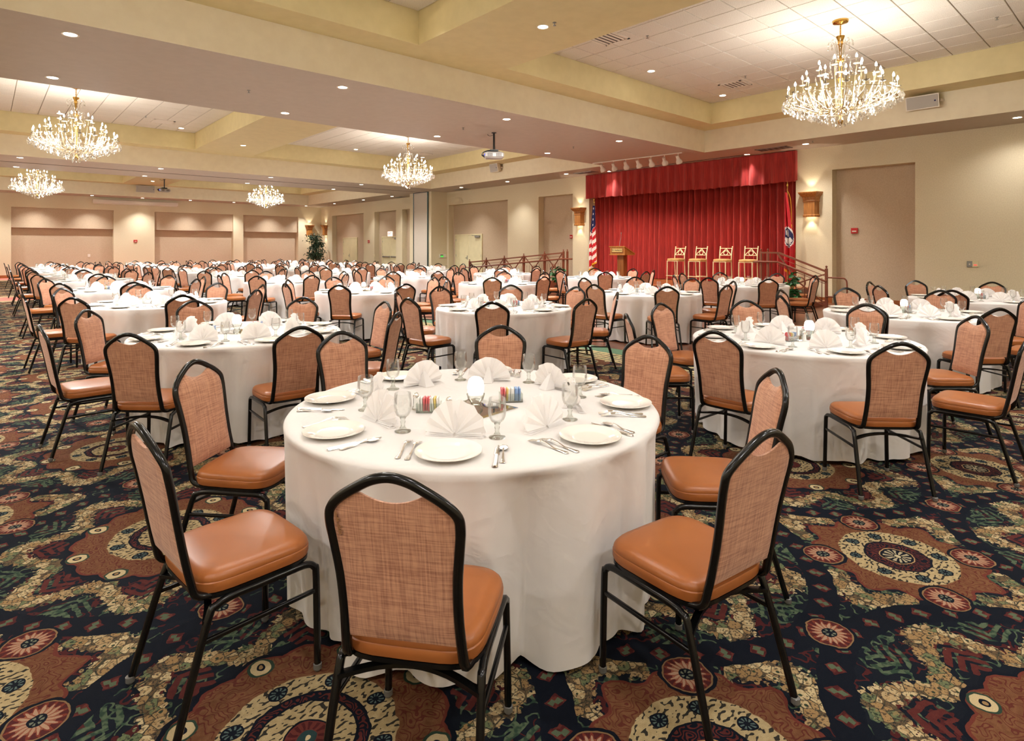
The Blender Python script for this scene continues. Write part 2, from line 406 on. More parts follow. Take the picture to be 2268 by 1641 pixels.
# ------------------------------------------------------------------ geometry helpers
class Geo:
    def __init__(s): s.v = []; s.f = []; s.m = []
    def add(s, v, f, mi=0, M=None):
        o = len(s.v)
        s.v += [tuple(M @ Vector(p)) for p in v] if M is not None else [tuple(p) for p in v]
        s.f += [tuple(i + o for i in q) for q in f]; s.m += [mi] * len(f)
        return s
    def box(s, a, b, mi=0, M=None):
        x0, y0, z0 = a; x1, y1, z1 = b
        v = [(x0, y0, z0), (x1, y0, z0), (x1, y1, z0), (x0, y1, z0), (x0, y0, z1), (x1, y0, z1), (x1, y1, z1), (x0, y1, z1)]
        return s.add(v, [(0, 3, 2, 1), (4, 5, 6, 7), (0, 1, 5, 4), (1, 2, 6, 5), (2, 3, 7, 6), (3, 0, 4, 7)], mi, M)
    def cbox(s, a, b, r=0.01, mi=0, M=None):
        """box with chamfered edges"""
        cx, cy, cz = [(p + q) / 2 for p, q in zip(a, b)]; hx, hy, hz = [(q - p) / 2 for p, q in zip(a, b)]
        r = min(r, hx * .9, hy * .9, hz * .9)
        def ring(ix, iy, z): return [(cx - ix, cy - iy + r, z), (cx - ix + r, cy - iy, z), (cx + ix - r, cy - iy, z), (cx + ix, cy - iy + r, z),
                                      (cx + ix, cy + iy - r, z), (cx + ix - r, cy + iy, z), (cx - ix + r, cy + iy, z), (cx - ix, cy + iy - r, z)]
        rings = [ring(hx - r, hy - r, cz - hz), ring(hx, hy, cz - hz + r), ring(hx, hy, cz + hz - r), ring(hx - r, hy - r, cz + hz)]
        v = sum(rings, []); f = [tuple(range(7, -1, -1)), tuple(range(24, 32))]
        for k in range(3):
            for i in range(8): f.append((k * 8 + i, k * 8 + (i + 1) % 8, k * 8 + 8 + (i + 1) % 8, k * 8 + 8 + i))
        return s.add(v, f, mi, M)
    def lathe(s, prof, n=16, mi=0, M=None, closed=False):
        v = []; f = []
        for r, z in prof:
            for i in range(n): v.append((r * cos(2 * pi * i / n), r * sin(2 * pi * i / n), z))
        for k in range(len(prof) - 1 if not closed else len(prof)):
            k2 = (k + 1) % len(prof)
            for i in range(n): f.append((k * n + i, k * n + (i + 1) % n, k2 * n + (i + 1) % n, k2 * n + i))
        if not closed:
            if prof[0][0] > 1e-6: f.append(tuple(range(n - 1, -1, -1)))
            if prof[-1][0] > 1e-6: f.append(tuple((len(prof) - 1) * n + i for i in range(n)))
        return s.add(v, f, mi, M)
    def sweep(s, path, prof, up=(0, 0, 1), mi=0, M=None, closed=False, scales=None, caps=True):
        P = [Vector(p) for p in path]; n = len(P); k = len(prof)
        up = Vector(up); v = []; f = []
        for i in range(n):
            if closed: t = P[(i + 1) % n] - P[i - 1]
            else: t = P[min(i + 1, n - 1)] - P[max(i - 1, 0)]
            if t.length < 1e-9: t = Vector((0, 0, 1))
            t.normalize()
            u = up - t * up.dot(t)
            if u.length < 1e-4:
                u = Vector((0, 1, 0)) - t * t.y
                if u.length < 1e-4: u = Vector((1, 0, 0))
            u.normalize(); up = u; w = t.cross(u); sc = scales[i] if scales else 1.0
            for a, b in prof: v.append(tuple(P[i] + w * (a * sc) + u * (b * sc)))
        for i in range(n if closed else n - 1):
            j = (i + 1) % n
            for q in range(k): f.append((i * k + q, i * k + (q + 1) % k, j * k + (q + 1) % k, j * k + q))
        if caps and not closed:
            f.append(tuple(range(k - 1, -1, -1))); f.append(tuple((n - 1) * k + q for q in range(k)))
        return s.add(v, f, mi, M)
    def tube(s, a, b, r, n=8, mi=0, M=None):
        return s.sweep([a, b], circ(r, n), (0.13, 0.21, 0.97) if abs(Vector(b)[2] - Vector(a)[2]) < 0.9 * (Vector(b) - Vector(a)).length else (1, 0, 0), mi, M)
    def prism(s, outline, z0, z1, mi=0, M=None):
        n = len(outline)
        v = [(x, y, z0) for x, y in outline] + [(x, y, z1) for x, y in outline]
        f = [tuple(range(n - 1, -1, -1)), tuple(range(n, 2 * n))] + [(i, (i + 1) % n, n + (i + 1) % n, n + i) for i in range(n)]
        return s.add(v, f, mi, M)
    def mesh(s, name, mats, smooth=None):
        me = bpy.data.meshes.new(name); me.from_pydata(s.v, [], s.f)
        for m in (mats if isinstance(mats, (list, tuple)) else [mats]): me.materials.append(MATS[m])
        if any(s.m): me.polygons.foreach_set('material_index', s.m)
        if smooth is not None:
            me.polygons.foreach_set('use_smooth', [True] * len(me.polygons))
            me.set_sharp_from_angle(angle=radians(smooth))
        me.update()
        return me
def circ(r, n): return [(r * cos(2 * pi * i / n), r * sin(2 * pi * i / n)) for i in range(n)]
def rrect(a, b, c=0.3):
    """octagonal rounded-rectangle profile, half sizes a,b"""
    k = min(a, b) * c
    return [(-a + k, -b), (a - k, -b), (a, -b + k), (a, b - k), (a - k, b), (-a + k, b), (-a, b - k), (-a, -b + k)]
def rect(a, b): return [(-a, -b), (a, -b), (a, b), (-a, b)]
def catmull(P, k=4):
    P = [Vector(p) for p in P]; out = []
    for i in range(len(P) - 1):
        p0, p1, p2, p3 = P[max(i - 1, 0)], P[i], P[i + 1], P[min(i + 2, len(P) - 1)]
        for j in range(k):
            t = j / k
            out.append(0.5 * ((2 * p1) + (p2 - p0) * t + (2 * p0 - 5 * p1 + 4 * p2 - p3) * t * t + (3 * p1 - p0 - 3 * p2 + p3) * t ** 3))
    out.append(P[-1]); return out
def interp(x, xs, ys):
    if x <= xs[0]: return ys[0]
    for i in range(1, len(xs)):
        if x <= xs[i]: return ys[i - 1] + (ys[i] - ys[i - 1]) * (x - xs[i - 1]) / (xs[i] - xs[i - 1])
    return ys[-1]
def obj(name, data, parent=None, loc=None, rz=None, rot=None, scale=None):
    o = bpy.data.objects.new(name, data); COL.objects.link(o)
    if parent is not None: o.parent = parent
    if loc is not None: o.location = loc
    if rz is not None: o.rotation_euler = (0, 0, rz)
    if rot is not None: o.rotation_euler = rot
    if scale is not None: o.scale = scale
    return o
def tag(o, label=None, cat=None, group=None, kind=None):
    if label: o['label'] = label
    if cat: o['category'] = cat
    if group: o['group'] = group
    if kind: o['kind'] = kind
    return o
def thing(name, label, cat, loc=(0, 0, 0), rz=0.0, group=None, rot=None):
    o = obj(name, None, None, loc, rz if rot is None else None, rot); o.empty_display_size = 0.1
    return tag(o, label, cat, group)
def struct(name, g, mats, smooth=None, parent=None, loc=None):
    return tag(obj(name, g.mesh(name, mats, smooth), parent, loc), kind='structure')
def spot(name, loc, target, energy, angle, blend=0.6, radius=0.06, col=(1, 0.88, 0.72), parent=None):
    l = bpy.data.lights.new(name, 'SPOT'); l.energy = energy; l.color = col
    l.spot_size = radians(angle); l.spot_blend = blend; l.shadow_soft_size = radius
    o = obj(name, l, parent, loc)
    d = Vector(target) - Vector(loc); o.rotation_euler = d.to_track_quat('-Z', 'Y').to_euler()
    return o
def text_mesh(name, body, size, mat, extrude=0.0015):
    cu = bpy.data.curves.new(name, 'FONT'); cu.body = body; cu.size = size; cu.align_x = 'CENTER'; cu.align_y = 'CENTER'; cu.extrude = extrude
    tmp = bpy.data.objects.new(name + '_tmp', cu); COL.objects.link(tmp)
    dg = bpy.context.evaluated_depsgraph_get(); me = bpy.data.meshes.new_from_object(tmp.evaluated_get(dg))
    bpy.data.objects.remove(tmp); me.materials.clear(); me.materials.append(MATS[mat]); me.name = name
    return me
ORD = ['first', 'second', 'third', 'fourth', 'fifth', 'sixth', 'seventh', 'eighth', 'ninth', 'tenth', 'eleventh', 'twelfth']
# ------------------------------------------------------------------ the room
XW, XL, YF, YB = 17.30, -4.40, -2.95, 38.95
ZS, ZM, ZC = 4.30, 4.93, 5.50
ZONES = [(-1.35, 9.10), (12.80, 23.25), (26.90, 37.35)]
ZX = (-2.78, 15.70)
BX = [(-2.05, 5.47), (7.45, 14.97)]
LEDGE = 0.63
CS, SN = cos(CAM_AZ), sin(CAM_AZ)
def floor_at(px, py, z):
    """room point of a sighted position, at height z"""
    d = (CAM_H - z) * CAM_F / (py - CAM_HY); r = (px - 1134) / CAM_F * d
    return d * CS + r * SN, d * SN - r * CS
def y_on(px, x):
    r = (px - 1134) / CAM_F
    return x * (SN - r * CS) / (CS + r * SN)

g = Geo(); g.box((XL - .3, YF - .3, -0.1), (XW + 2.2, YB + .6, 0.0)); floor = struct('floor', g, 'carpet')
DX0, DX1, DY0, DY1 = 7.02, 14.86, 3.30, 21.0
g = Geo(); g.box((DX0, DY0, -.05), (DX1 + 2.4, DY1, 0.004)); struct('floor_dance', g, 'dance_floor')
g = Geo()
for a, b in (((DX0 - .34, DY0 - .34), (DX0, DY1 + .34)), ((DX0, DY0 - .34), (DX1 + 2.4, DY0)), ((DX0, DY1), (DX1 + 2.4, DY1 + .34))):
    g.box((a[0], a[1], -.05), (b[0], b[1], 0.003))
struct('floor_border_green', g, 'green_border')
g = Geo()
for a, b in (((DX0 - .82, DY0 - .82), (DX0 - .34, DY1 + .82)), ((DX0 - .34, DY0 - .82), (DX1 + 2.4, DY0 - .34)), ((DX0 - .34, DY1 + .34), (DX1 + 2.4, DY1 + .82))):
    g.box((a[0], a[1], -.05), (b[0], b[1], 0.002))
struct('floor_border_striped', g, 'striped_border')
g = Geo(); g.box((XL, 22.15, -.05), (6.2, 23.75, 0.003)); g.box((XL, 36.6, -.05), (XW, YB, 0.003)); struct('floor_border_pink', g, 'pink_border')
g = Geo()
for y0, y1 in ((21.75, 22.15), (23.75, 24.25), (35.9, 36.6)): g.box((XL, y0, -.05), (6.2 if y1 < 30 else XW, y1, 0.002))
struct('floor_border_beige', g, 'beige_border')

# ceiling: lower soffit, beam faces, upper ledges, bay faces
g = Geo()
def hq(x0, x1, y0, y1, z, mi): g.add([(x0, y0, z), (x0, y1, z), (x1, y1, z), (x1, y0, z)], [(0, 1, 2, 3)], mi)
def vq(x0, y0, x1, y1, z0, z1, mi): g.add([(x0, y0, z0), (x1, y1, z0), (x1, y1, z1), (x0, y0, z1)], [(0, 1, 2, 3)], mi)
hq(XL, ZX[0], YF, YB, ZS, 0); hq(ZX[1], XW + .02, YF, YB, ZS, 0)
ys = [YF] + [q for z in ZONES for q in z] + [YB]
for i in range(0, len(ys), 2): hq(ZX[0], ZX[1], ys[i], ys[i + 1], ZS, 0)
for y0, y1 in ZONES:
    for a in ((ZX[0], y0, ZX[1], y0), (ZX[1], y0, ZX[1], y1), (ZX[1], y1, ZX[0], y1), (ZX[0], y1, ZX[0], y0)): vq(*a, ZS, ZM, 1)
    yi, yj = y0 + LEDGE, y1 - LEDGE
    hq(ZX[0], ZX[1], y0, yi, ZM, 2); hq(ZX[0], ZX[1], yj, y1, ZM, 2)
    for x0, x1 in ((ZX[0], BX[0][0]), (BX[0][1], BX[1][0]), (BX[1][1], ZX[1])): hq(x0, x1, yi, yj, ZM, 2)
    for x0, x1 in BX:
        for a in ((x0, yi, x1, yi), (x1, yi, x1, yj), (x1, yj, x0, yj), (x0, yj, x0, yi)): vq(*a, ZM, ZC + .04, 2)
        hq(x0, x1, yi, yj, ZC + .04, 0)
ceiling = struct('ceiling', g, ['soffit_tone', 'cream_paint', 'yellow_paint'])
# partition track slot along the middle of the second beam
g = Geo(); g.box((ZX[0], 24.98, ZS - .006), (16.3, 25.06, ZS + .02)); obj('partition_track', g.mesh('partition_track', 'vent_dark'), ceiling)
# tiles on a 0.613 m grid
TS = 0.613
def tile_mesh(w, d):
    q = Geo(); a, b = w / 2 - .007, d / 2 - .007
    q.cbox((-a, -b, 0), (a, b, .02), .006); return q.mesh('ceiling_tile', 'ceiling_tile')
TM = {}
tiles = []
for zi, (y0, y1) in enumerate(ZONES):
    yi, yj = y0 + LEDGE, y1 - LEDGE
    for bi, (x0, x1) in enumerate(BX):
        xs = [x0]; x = x0 + .09 if bi else x0 + .2
        while x < x1 - .02: xs.append(x); x += TS
        xs.append(x1)
        yl = [yi]; y = yj - .55 - 14 * TS
        while y < yj - .02:
            if y > yi + .02: yl.append(y)
            y += TS
        yl.append(yj)
        gr = Geo()
        for x in xs[1:-1]: gr.box((x - .012, yi, ZC + .010), (x + .012, yj, ZC + .03))
        for y in yl[1:-1]: gr.box((x0, y - .010, ZC + .011), (x1, y + .010, ZC + .03))
        obj('ceiling_grid', gr.mesh('ceiling_grid', 'tile_grid'), ceiling)
        for i in range(len(xs) - 1):
            for j in range(len(yl) - 1):
                cx, cy = (xs[i] + xs[i + 1]) / 2, (yl[j] + yl[j + 1]) / 2
                px, py, d = to_px(cx, cy, ZC); vis = 0
                if d > 0 and -40 < px < 2308 and -40 < py:
                    t1 = (ZM - CAM_H) / (ZC - CAM_H); t2 = (ZS - CAM_H) / (ZC - CAM_H)
                    if x0 - .3 < cx * t1 < x1 + .3 and yi - .3 < cy * t1 < yj + .3 and ZX[0] < cx * t2 < ZX[1] and y0 - .3 < cy * t2 < y1 + .3: vis = 1 / d ** 2
                tiles.append((vis, cx, cy, xs[i + 1] - xs[i], yl[j + 1] - yl[j]))
tiles.sort(key=lambda q: -q[0])
rest = Geo()
for k, (vis, cx, cy, w_, d_) in enumerate(tiles):
    if k < 300 and vis > 0:
        key = (round(w_, 3), round(d_, 3))
        if key not in TM: TM[key] = tile_mesh(w_, d_)
        obj('ceiling_tile', TM[key], ceiling, (cx, cy, ZC - .004))
    else:
        a, b = w_ / 2 - .009, d_ / 2 - .009
        rest.add([(cx - a, cy - b, ZC - .002), (cx - a, cy + b, ZC - .002), (cx + a, cy + b, ZC - .002), (cx + a, cy - b, ZC - .002)], [(0, 1, 2, 3)])
tag(obj('ceiling_tiles_beyond', rest.mesh('ceiling_tiles_beyond', 'ceiling_tile'), ceiling), kind='stuff')

# walls with recessed panels
def wall(name, mp, u0, u1, segs, mats):
    """segs: (a, b, ztop, depth, z0) recesses; mp maps (along, into wall, z)"""
    q = Geo()
    def quad(p): q.add([mp(*k) for k in p], [(0, 1, 2, 3)], quad.mi)
    cur = u0
    for a, b, zt, dp, z0 in segs + [(u1, u1, 0, 0, 0)]:
        quad.mi = 0
        if a > cur: quad([(cur, 0, 0), (a, 0, 0), (a, 0, ZS), (cur, 0, ZS)])
        if b > a:
            if zt < ZS: quad([(a, 0, zt), (b, 0, zt), (b, 0, ZS), (a, 0, ZS)])
            quad([(a, 0, z0), (a, dp, z0), (a, dp, zt), (a, 0, zt)]); quad([(b, 0, z0), (b, dp, z0), (b, dp, zt), (b, 0, zt)])
            quad([(a, 0, zt), (b, 0, zt), (b, dp, zt), (a, dp, zt)])
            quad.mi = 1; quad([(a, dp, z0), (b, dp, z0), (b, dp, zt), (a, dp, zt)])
        cur = b
    return struct(name, q, mats)
mpR = lambda u, d, z: (XW + d, u, z)
mpB = lambda u, d, z: (u, YB + d, z)
RR = [(4.26, 6.19, 3.65, .31, 0), (7.16, 14.89, 4.3, 1.55, 0), (15.73, 17.65, 3.65, .31, 0), (19.60, 24.05, 3.65, .31, 0),
      (26.30, 28.44, 3.65, .31, 0), (29.10, 31.55, 3.65, .31, 0), (32.90, 37.25, 3.65, .31, 0)]
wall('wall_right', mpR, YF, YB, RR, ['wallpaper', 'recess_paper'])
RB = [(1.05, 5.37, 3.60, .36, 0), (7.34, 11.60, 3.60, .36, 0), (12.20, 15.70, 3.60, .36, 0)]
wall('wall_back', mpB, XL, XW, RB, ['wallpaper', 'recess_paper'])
wall('wall_left', lambda u, d, z: (XL - d, u, z), YF, YB, [], ['wallpaper'])
wall('wall_front', lambda u, d, z: (u, YF - d, z), XL, XW, [], ['wallpaper'])
for k, (a, b, *_r) in enumerate(RB):   # dropped header panels in the far recesses
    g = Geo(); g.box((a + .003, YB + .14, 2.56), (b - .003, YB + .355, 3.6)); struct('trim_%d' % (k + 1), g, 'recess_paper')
# pier with the pocket of the folding partition
g = Geo(); g.box((16.36, 24.2, 0), (XW, 26.15, ZS)); struct('wall_pier', g, 'wallpaper')
# baseboards
def bb(name, boxes):
    q = Geo()
    for a, b in boxes:
        q.box(a + (0.003,), b + (.11,)); dx, dy = b[0] - a[0], b[1] - a[1]
        q.box((a[0] + (0.006 if dx < .1 else 0), a[1] + (0.006 if dy < .1 and a[1] > 0 else 0), .11), (b[0], b[1], .15))
    struct(name, q, 'trim_wood')
def runs(u0, u1, segs): 
    out = []; cur = u0
    for a, b, *r in segs:
        out.append((cur, a, 0)); out.append((a, b, r[1])); cur = b
    out.append((cur, u1, 0)); return out
bb('baseboard_right', [((XW + dp - .02, a), (XW + dp - .001, b)) for a, b, dp in runs(YF, YB, RR) if dp < 1])
bb('baseboard_back', [((a, YB + dp - .02), (b, YB + dp - .001)) for a, b, dp in runs(XL, XW, RB)])

# ------------------------------------------------------------------ doors
def door(n, y0, y1, x, bar=False, closer=True, zt=2.13):
    g = Geo()
    for a, b in (((x - .05, y0 - .06, 0), (x - .001, y0, zt + .06)), ((x - .05, y1, 0), (x - .001, y1 + .06, zt + .06)), ((x - .05, y0, zt), (x - .001, y1, zt + .06))): g.box(a, b)
    root = struct('door_%d' % n, g, 'door_paint')
    m = (y0 + y1) / 2
    for a, b in ((y0 + .005, m - .004), (m + .004, y1 - .005)):
        q = Geo(); q.cbox((x - .035, a, .01), (x - .002, b, zt - .005), .004); leaf = obj('door_leaf', q.mesh('door_leaf', 'door_paint'), root)
        q = Geo(); e = b if b > m + .1 else a
        for z in (.3, 1.1, 1.85): q.box((x - .042, e - .02, z), (x - .03, e + .02, z + .11))
        obj('hinge', q.mesh('hinge', 'grey_metal'), leaf)
        q = Geo()
        if bar:
            q.cbox((x - .10, a + .06, .98), (x - .06, b - .06, 1.05), .01); q.box((x - .06, a + .08, .97), (x - .03, a + .16, 1.06)); q.box((x - .06, b - .16, .97), (x - .03, b - .08, 1.06))
            obj('panic_bar', q.mesh('panic_bar', 'grey_metal'), leaf)
        elif a > m:
            q.cbox((x - .045, m + .06, .95), (x - .03, m + .11, 1.15), .008); q.tube((x - .05, m + .085, 1.04), (x - .05, m + .2, 1.04), .012, 8)
            obj('door_handle', q.mesh('door_handle', 'grey_metal', 40), leaf)
    if closer:
        q = Geo(); q.cbox((x - .11, y0 + .08, zt - .12), (x - .03, y0 + .42, zt - .03), .01); q.sweep([(x - .06, y0 + .3, zt - .02), (x - .2, y0 + .5, zt - .02), (x - .04, y0 + .72, zt + .02)], rect(.01, .006))
        obj('door_closer', q.mesh('door_closer', 'grey_metal'), root)
door(1, 21.80, 23.82, XW + .31)
door(2, 29.22, 31.10, XW + .31, bar=True)
door(3, 34.30, 36.15, XW + .31, closer=False)
door(4, 26.40, 27.95, XW + .31, closer=False)

# folding partition leaf in its pocket
t = thing('folding_partition', 'grey folding partition leaf with dark edges stacked against the wall pier', 'partition', (16.36, 24.42, 0))
g = Geo(); g.cbox((-.045, .06, .03), (-.002, 1.26, ZS - .03), .004); obj('panel', g.mesh('panel', 'partition_panel'), t)
for y in (0, 1.26):
    g = Geo(); g.box((-.06, y, .02), (-.002, y + .06, ZS - .02)); obj('edge_strip', g.mesh('edge_strip', 'teal_edge'), t)
g = Geo(); g.box((-.07, .0, ZS - .03), (-.002, 1.32, ZS - .004)); obj('top_seal', g.mesh('top_seal', 'black_plastic'), t)

# ------------------------------------------------------------------ stage, ramp, steps
SX, SZ, SY0, SY1 = 14.85, 0.42, 6.70, 13.90
g = Geo(); g.box((SX + .02, SY0, .0), (18.84, SY1, SZ - .03), 1); g.box((SX, SY0 - .01, SZ - .03), (18.84, SY1, SZ), 0)
g.box((16.2, SY1, 0), (XW - .001, 14.89, SZ), 0); g.box((XW - .001, SY1, 0), (18.84, 14.88, SZ), 0); g.box((XW, 7.17, 0), (18.84, 7.2, SZ), 0)
struct('stage', g, ['stage_floor', 'stage_wood'])
RY0, RY1 = SY1, 19.15
g = Geo(); g.add([(SX, RY0, 0), (16.2, RY0, 0), (16.2, RY1, 0), (SX, RY1, 0), (SX, RY0, SZ), (16.2, RY0, SZ), (16.2, RY1, .012), (SX, RY1, .012)],
                 [(0, 3, 2, 1), (4, 5, 6, 7), (0, 1, 5, 4), (1, 2, 6, 5), (2, 3, 7, 6), (3, 0, 4, 7)])
struct('ramp', g, 'stage_wood')
g = Geo()
for k, (ya, yb, z) in enumerate(((6.38, 6.69, .28), (6.0, 6.69, .14))): g.box((14.97, ya, 0), (16.45, yb, z - .025), 1); g.box((14.95, ya - .02, z - .025), (16.47, yb, z), 0)
struct('stage_steps', g, ['stage_floor', 'stage_wood'])

def rail_bar(root, name, a, b, r, n=8, square=False):
    q = Geo(); r *= 1.35
    if square: q.sweep([a, b], rect(r, r), (1, 0, 0))
    else: q.tube(a, b, r, n)
    return obj(name, q.mesh(name, 'rail_paint', 40), root)
def post(root, y, z0, z1, x, r=.027):
    q = Geo(); q.box((x - r, y - r, z0), (x + r, y + r, z1)); p = obj('post', q.mesh('post', 'rail_paint'), root)
    q = Geo(); q.lathe([(0, z1 + .075), (.018, z1 + .065), (.026, z1 + .045), (.018, z1 + .025), (.010, z1 + .018), (.020, z1)][::-1], 10, 0, Matrix.Translation((x, y, 0)))
    obj('finial', q.mesh('finial', 'rail_paint', 50), p)
def panel(root, ya, za, yb, zb, x, hi=.93, pick=.13):
    """braced railing panel between two posts; za, zb are floor heights"""
    zz = lambda y: za + (zb - za) * (y - ya) / (yb - ya)
    ym = (ya + yb) / 2; rc = .47; R = .085
    rail_bar(root, 'top_rail', (x, ya, za + hi), (x, yb, zb + hi), .016, square=True)
    rail_bar(root, 'handrail', (x - .06, ya, za + .72), (x - .06, yb, zb + .72), .02)
    rail_bar(root, 'thin_rail', (x, ya, za + hi - .11), (x, yb, zb + hi - .11), .006, 6)
    rail_bar(root, 'bottom_rail', (x, ya, za + .1), (x, yb, zb + .1), .012, square=True)
    q = Geo(); q.sweep([(x, ym + R * cos(2 * pi * i / 24), zz(ym) + rc + R * sin(2 * pi * i / 24)) for i in range(24)], rect(.008, .012), (1, 0, 0), closed=True)
    obj('ring', q.mesh('ring', 'rail_paint', 40), root)
    c = (x, ym, zz(ym) + rc)
    for y, z in ((ya + .05, za + hi), (yb - .05, zb + hi), (ya + .05, za + .1), (yb - .05, zb + .1)):
        rail_bar(root, 'brace', (x, y, z), c, .010, square=True)
    y = ya + pick
    while y < yb - .06:
        rail_bar(root, 'picket', (x - .004, y, zz(y) + .1), (x - .004, y, zz(y) + .60), .006, 4); y += pick
    for y, s in ((ya + .06, 1), (yb - .06, -1)): rail_bar(root, 'picket', (x, y, zz(y) + .1), (x, y, zz(y) + hi), .009, 4)
t = thing('ramp_railing', 'long brown metal railing with crossed braces climbing the ramp left of the stage', 'railing', (0, 0, 0))
zr = lambda y: max(0.0, SZ * (RY1 - y) / (RY1 - RY0))
pys = [y_on(p, SX) for p in (1040, 1077, 1117, 1160, 1206, 1248)]
for i in range(5): panel(t, pys[i + 1], zr(pys[i + 1]), pys[i], zr(pys[i]), SX)
for y in pys + [pys[-1] - .18]: post(t, y, zr(y) if y > RY0 else SZ, min(zr(y), SZ) + .98, SX)
rail_bar(t, 'handrail', (SX - .06, pys[-1], zr(pys[-1]) + .72), (SX - .06, pys[-1] - .45, SZ + .72), .02)
q = Geo(); ye = pys[0]; q.sweep(catmull([(SX - .06, ye, zr(ye) + .72), (SX - .06, ye + .3, .72), (SX - .06, ye + .42, .66), (SX - .06, ye + .44, .5), (SX - .06, ye + .44, .02)], 4), circ(.02, 8), (1, 0, 0)); obj('handrail_end', q.mesh('handrail_end', 'rail_paint', 50), t)
t = thing('stair_railing', 'short brown metal stair railing with ring brace descending right of the stage', 'railing', (0, 0, 0))
yt, yl = 6.72, 5.44
for y, z0, z1 in ((yt + .12, SZ, SZ + 1.0), (yt + .3, SZ, SZ + 1.0), (yl, 0, 1.02)): post(t, y, z0, z1, SX)
rail_bar(t, 'top_rail', (SX, yt + .3, SZ + .97), (SX, yt - .15, SZ + .97), .016, square=True)
rail_bar(t, 'top_rail', (SX, yt - .15, SZ + .97), (SX, yl, 0.95), .016, square=True)
rail_bar(t, 'handrail', (SX - .06, yt + .45, SZ + .74), (SX - .06, yt - .15, SZ + .74), .018)
rail_bar(t, 'handrail', (SX - .06, yt - .15, SZ + .74), (SX - .06, yl, 0.72), .018)
for dz in (.12, .30): rail_bar(t, 'thin_rail', (SX, yt - .15, SZ + .97 - dz), (SX, yl, .95 - dz), .006, 6)
rail_bar(t, 'bottom_rail', (SX, yt - .1, SZ + .05), (SX, yl, .14), .014, square=True)
c = (SX, (yt + yl) / 2 - .02, .66)
q = Geo(); q.sweep([(SX, c[1] + .14 * cos(2 * pi * i / 28), c[2] + .14 * sin(2 * pi * i / 28)) for i in range(28)], rect(.009, .014), (1, 0, 0), closed=True); obj('ring', q.mesh('ring', 'rail_paint', 40), t)
for y, z in ((yt - .12, SZ + .95), (yl, .9), (yt - .1, SZ + .08), (yl, .16)): rail_bar(t, 'brace', (SX, y, z), c, .011, square=True)
for k in range(8):
    y = yt + .22 - k * .2
    f = max(0, min(1, (yt - .15 - y) / (yt - .15 - yl))); za = SZ + .05 - f * (SZ - .1); rail_bar(t, 'picket', (SX, y, za), (SX, y, za + (.9 if y > yt - .1 else .62)), .007, 4)
q = Geo(); q.sweep(catmull([(SX - .02, yl, .81), (SX - .02, yl - .34, .81), (SX - .02, yl - .42, .78), (SX - .02, yl - .45, .7), (SX - .02, yl - .45, .42), (SX - .02, yl - .40, .37), (SX - .02, yl, .36)], 4), circ(.018, 8), (1, 0, 0)); obj('handrail_loop', q.mesh('handrail_loop', 'rail_paint', 50), t)

# stage curtain and valance
def drape(y0, y1, z0, z1, x, folds, amp, seed, rows=10, hem=0.0):
    rnd = random.Random(seed); n = folds * 10; v = []; f = []
    ph = [rnd.uniform(-.35, .35) for _ in range(folds + 2)]; am = [rnd.uniform(.55, 1.25) for _ in range(folds + 2)]
    for j in range(rows + 1):
        s = j / rows; z = z1 + (z0 - z1) * s
        for i in range(n + 1):
            q = i / 10.0; k = int(q); fr = q - k
            a = am[k] * (1 - fr) + am[k + 1] * fr; p = ph[k] * (1 - fr) + ph[k + 1] * fr
            w = sin(2 * pi * q + p * 2 + s * p * 2); w = (abs(w) ** .75) * (1 if w > 0 else -1)
            y = y0 + (y1 - y0) * i / n
            zz = z + (hem * (w * .5 + .3 * sin(q * 1.3)) if j == rows else 0)
            v.append((x + amp * a * w * (.55 + .45 * s), y + .012 * sin(2 * pi * q * 2 + p * 5), zz))
    for j in range(rows):
        for i in range(n): f.append((j * (n + 1) + i, j * (n + 1) + i + 1, (j + 1) * (n + 1) + i + 1, (j + 1) * (n + 1) + i))
    q = Geo(); q.add(v, f); return q
o = obj('stage_curtain', drape(7.18, 14.87, SZ + .02, 4.28, 17.66, 34, .15, 3, 14).mesh('stage_curtain', 'red_velvet', 180)); tag(o, 'tall red velvet curtain in deep folds closing the back of the stage', 'curtain')
t = thing('stage_valance', 'red pleated valance hanging along the top of the stage opening', 'valance', (0, 0, 0))
obj('pleated_front', drape(7.12, 14.93, 3.40, 4.285, 17.2, 24, .06, 8, 8, .03).mesh('pleated_front', 'red_velvet', 180), t)
for y in (7.12, 14.93):
    g = Geo(); g.box((17.16, y - .006, 3.44), (17.6, y + .006, 4.285)); obj('side_return', g.mesh('side_return', 'red_velvet'), t)

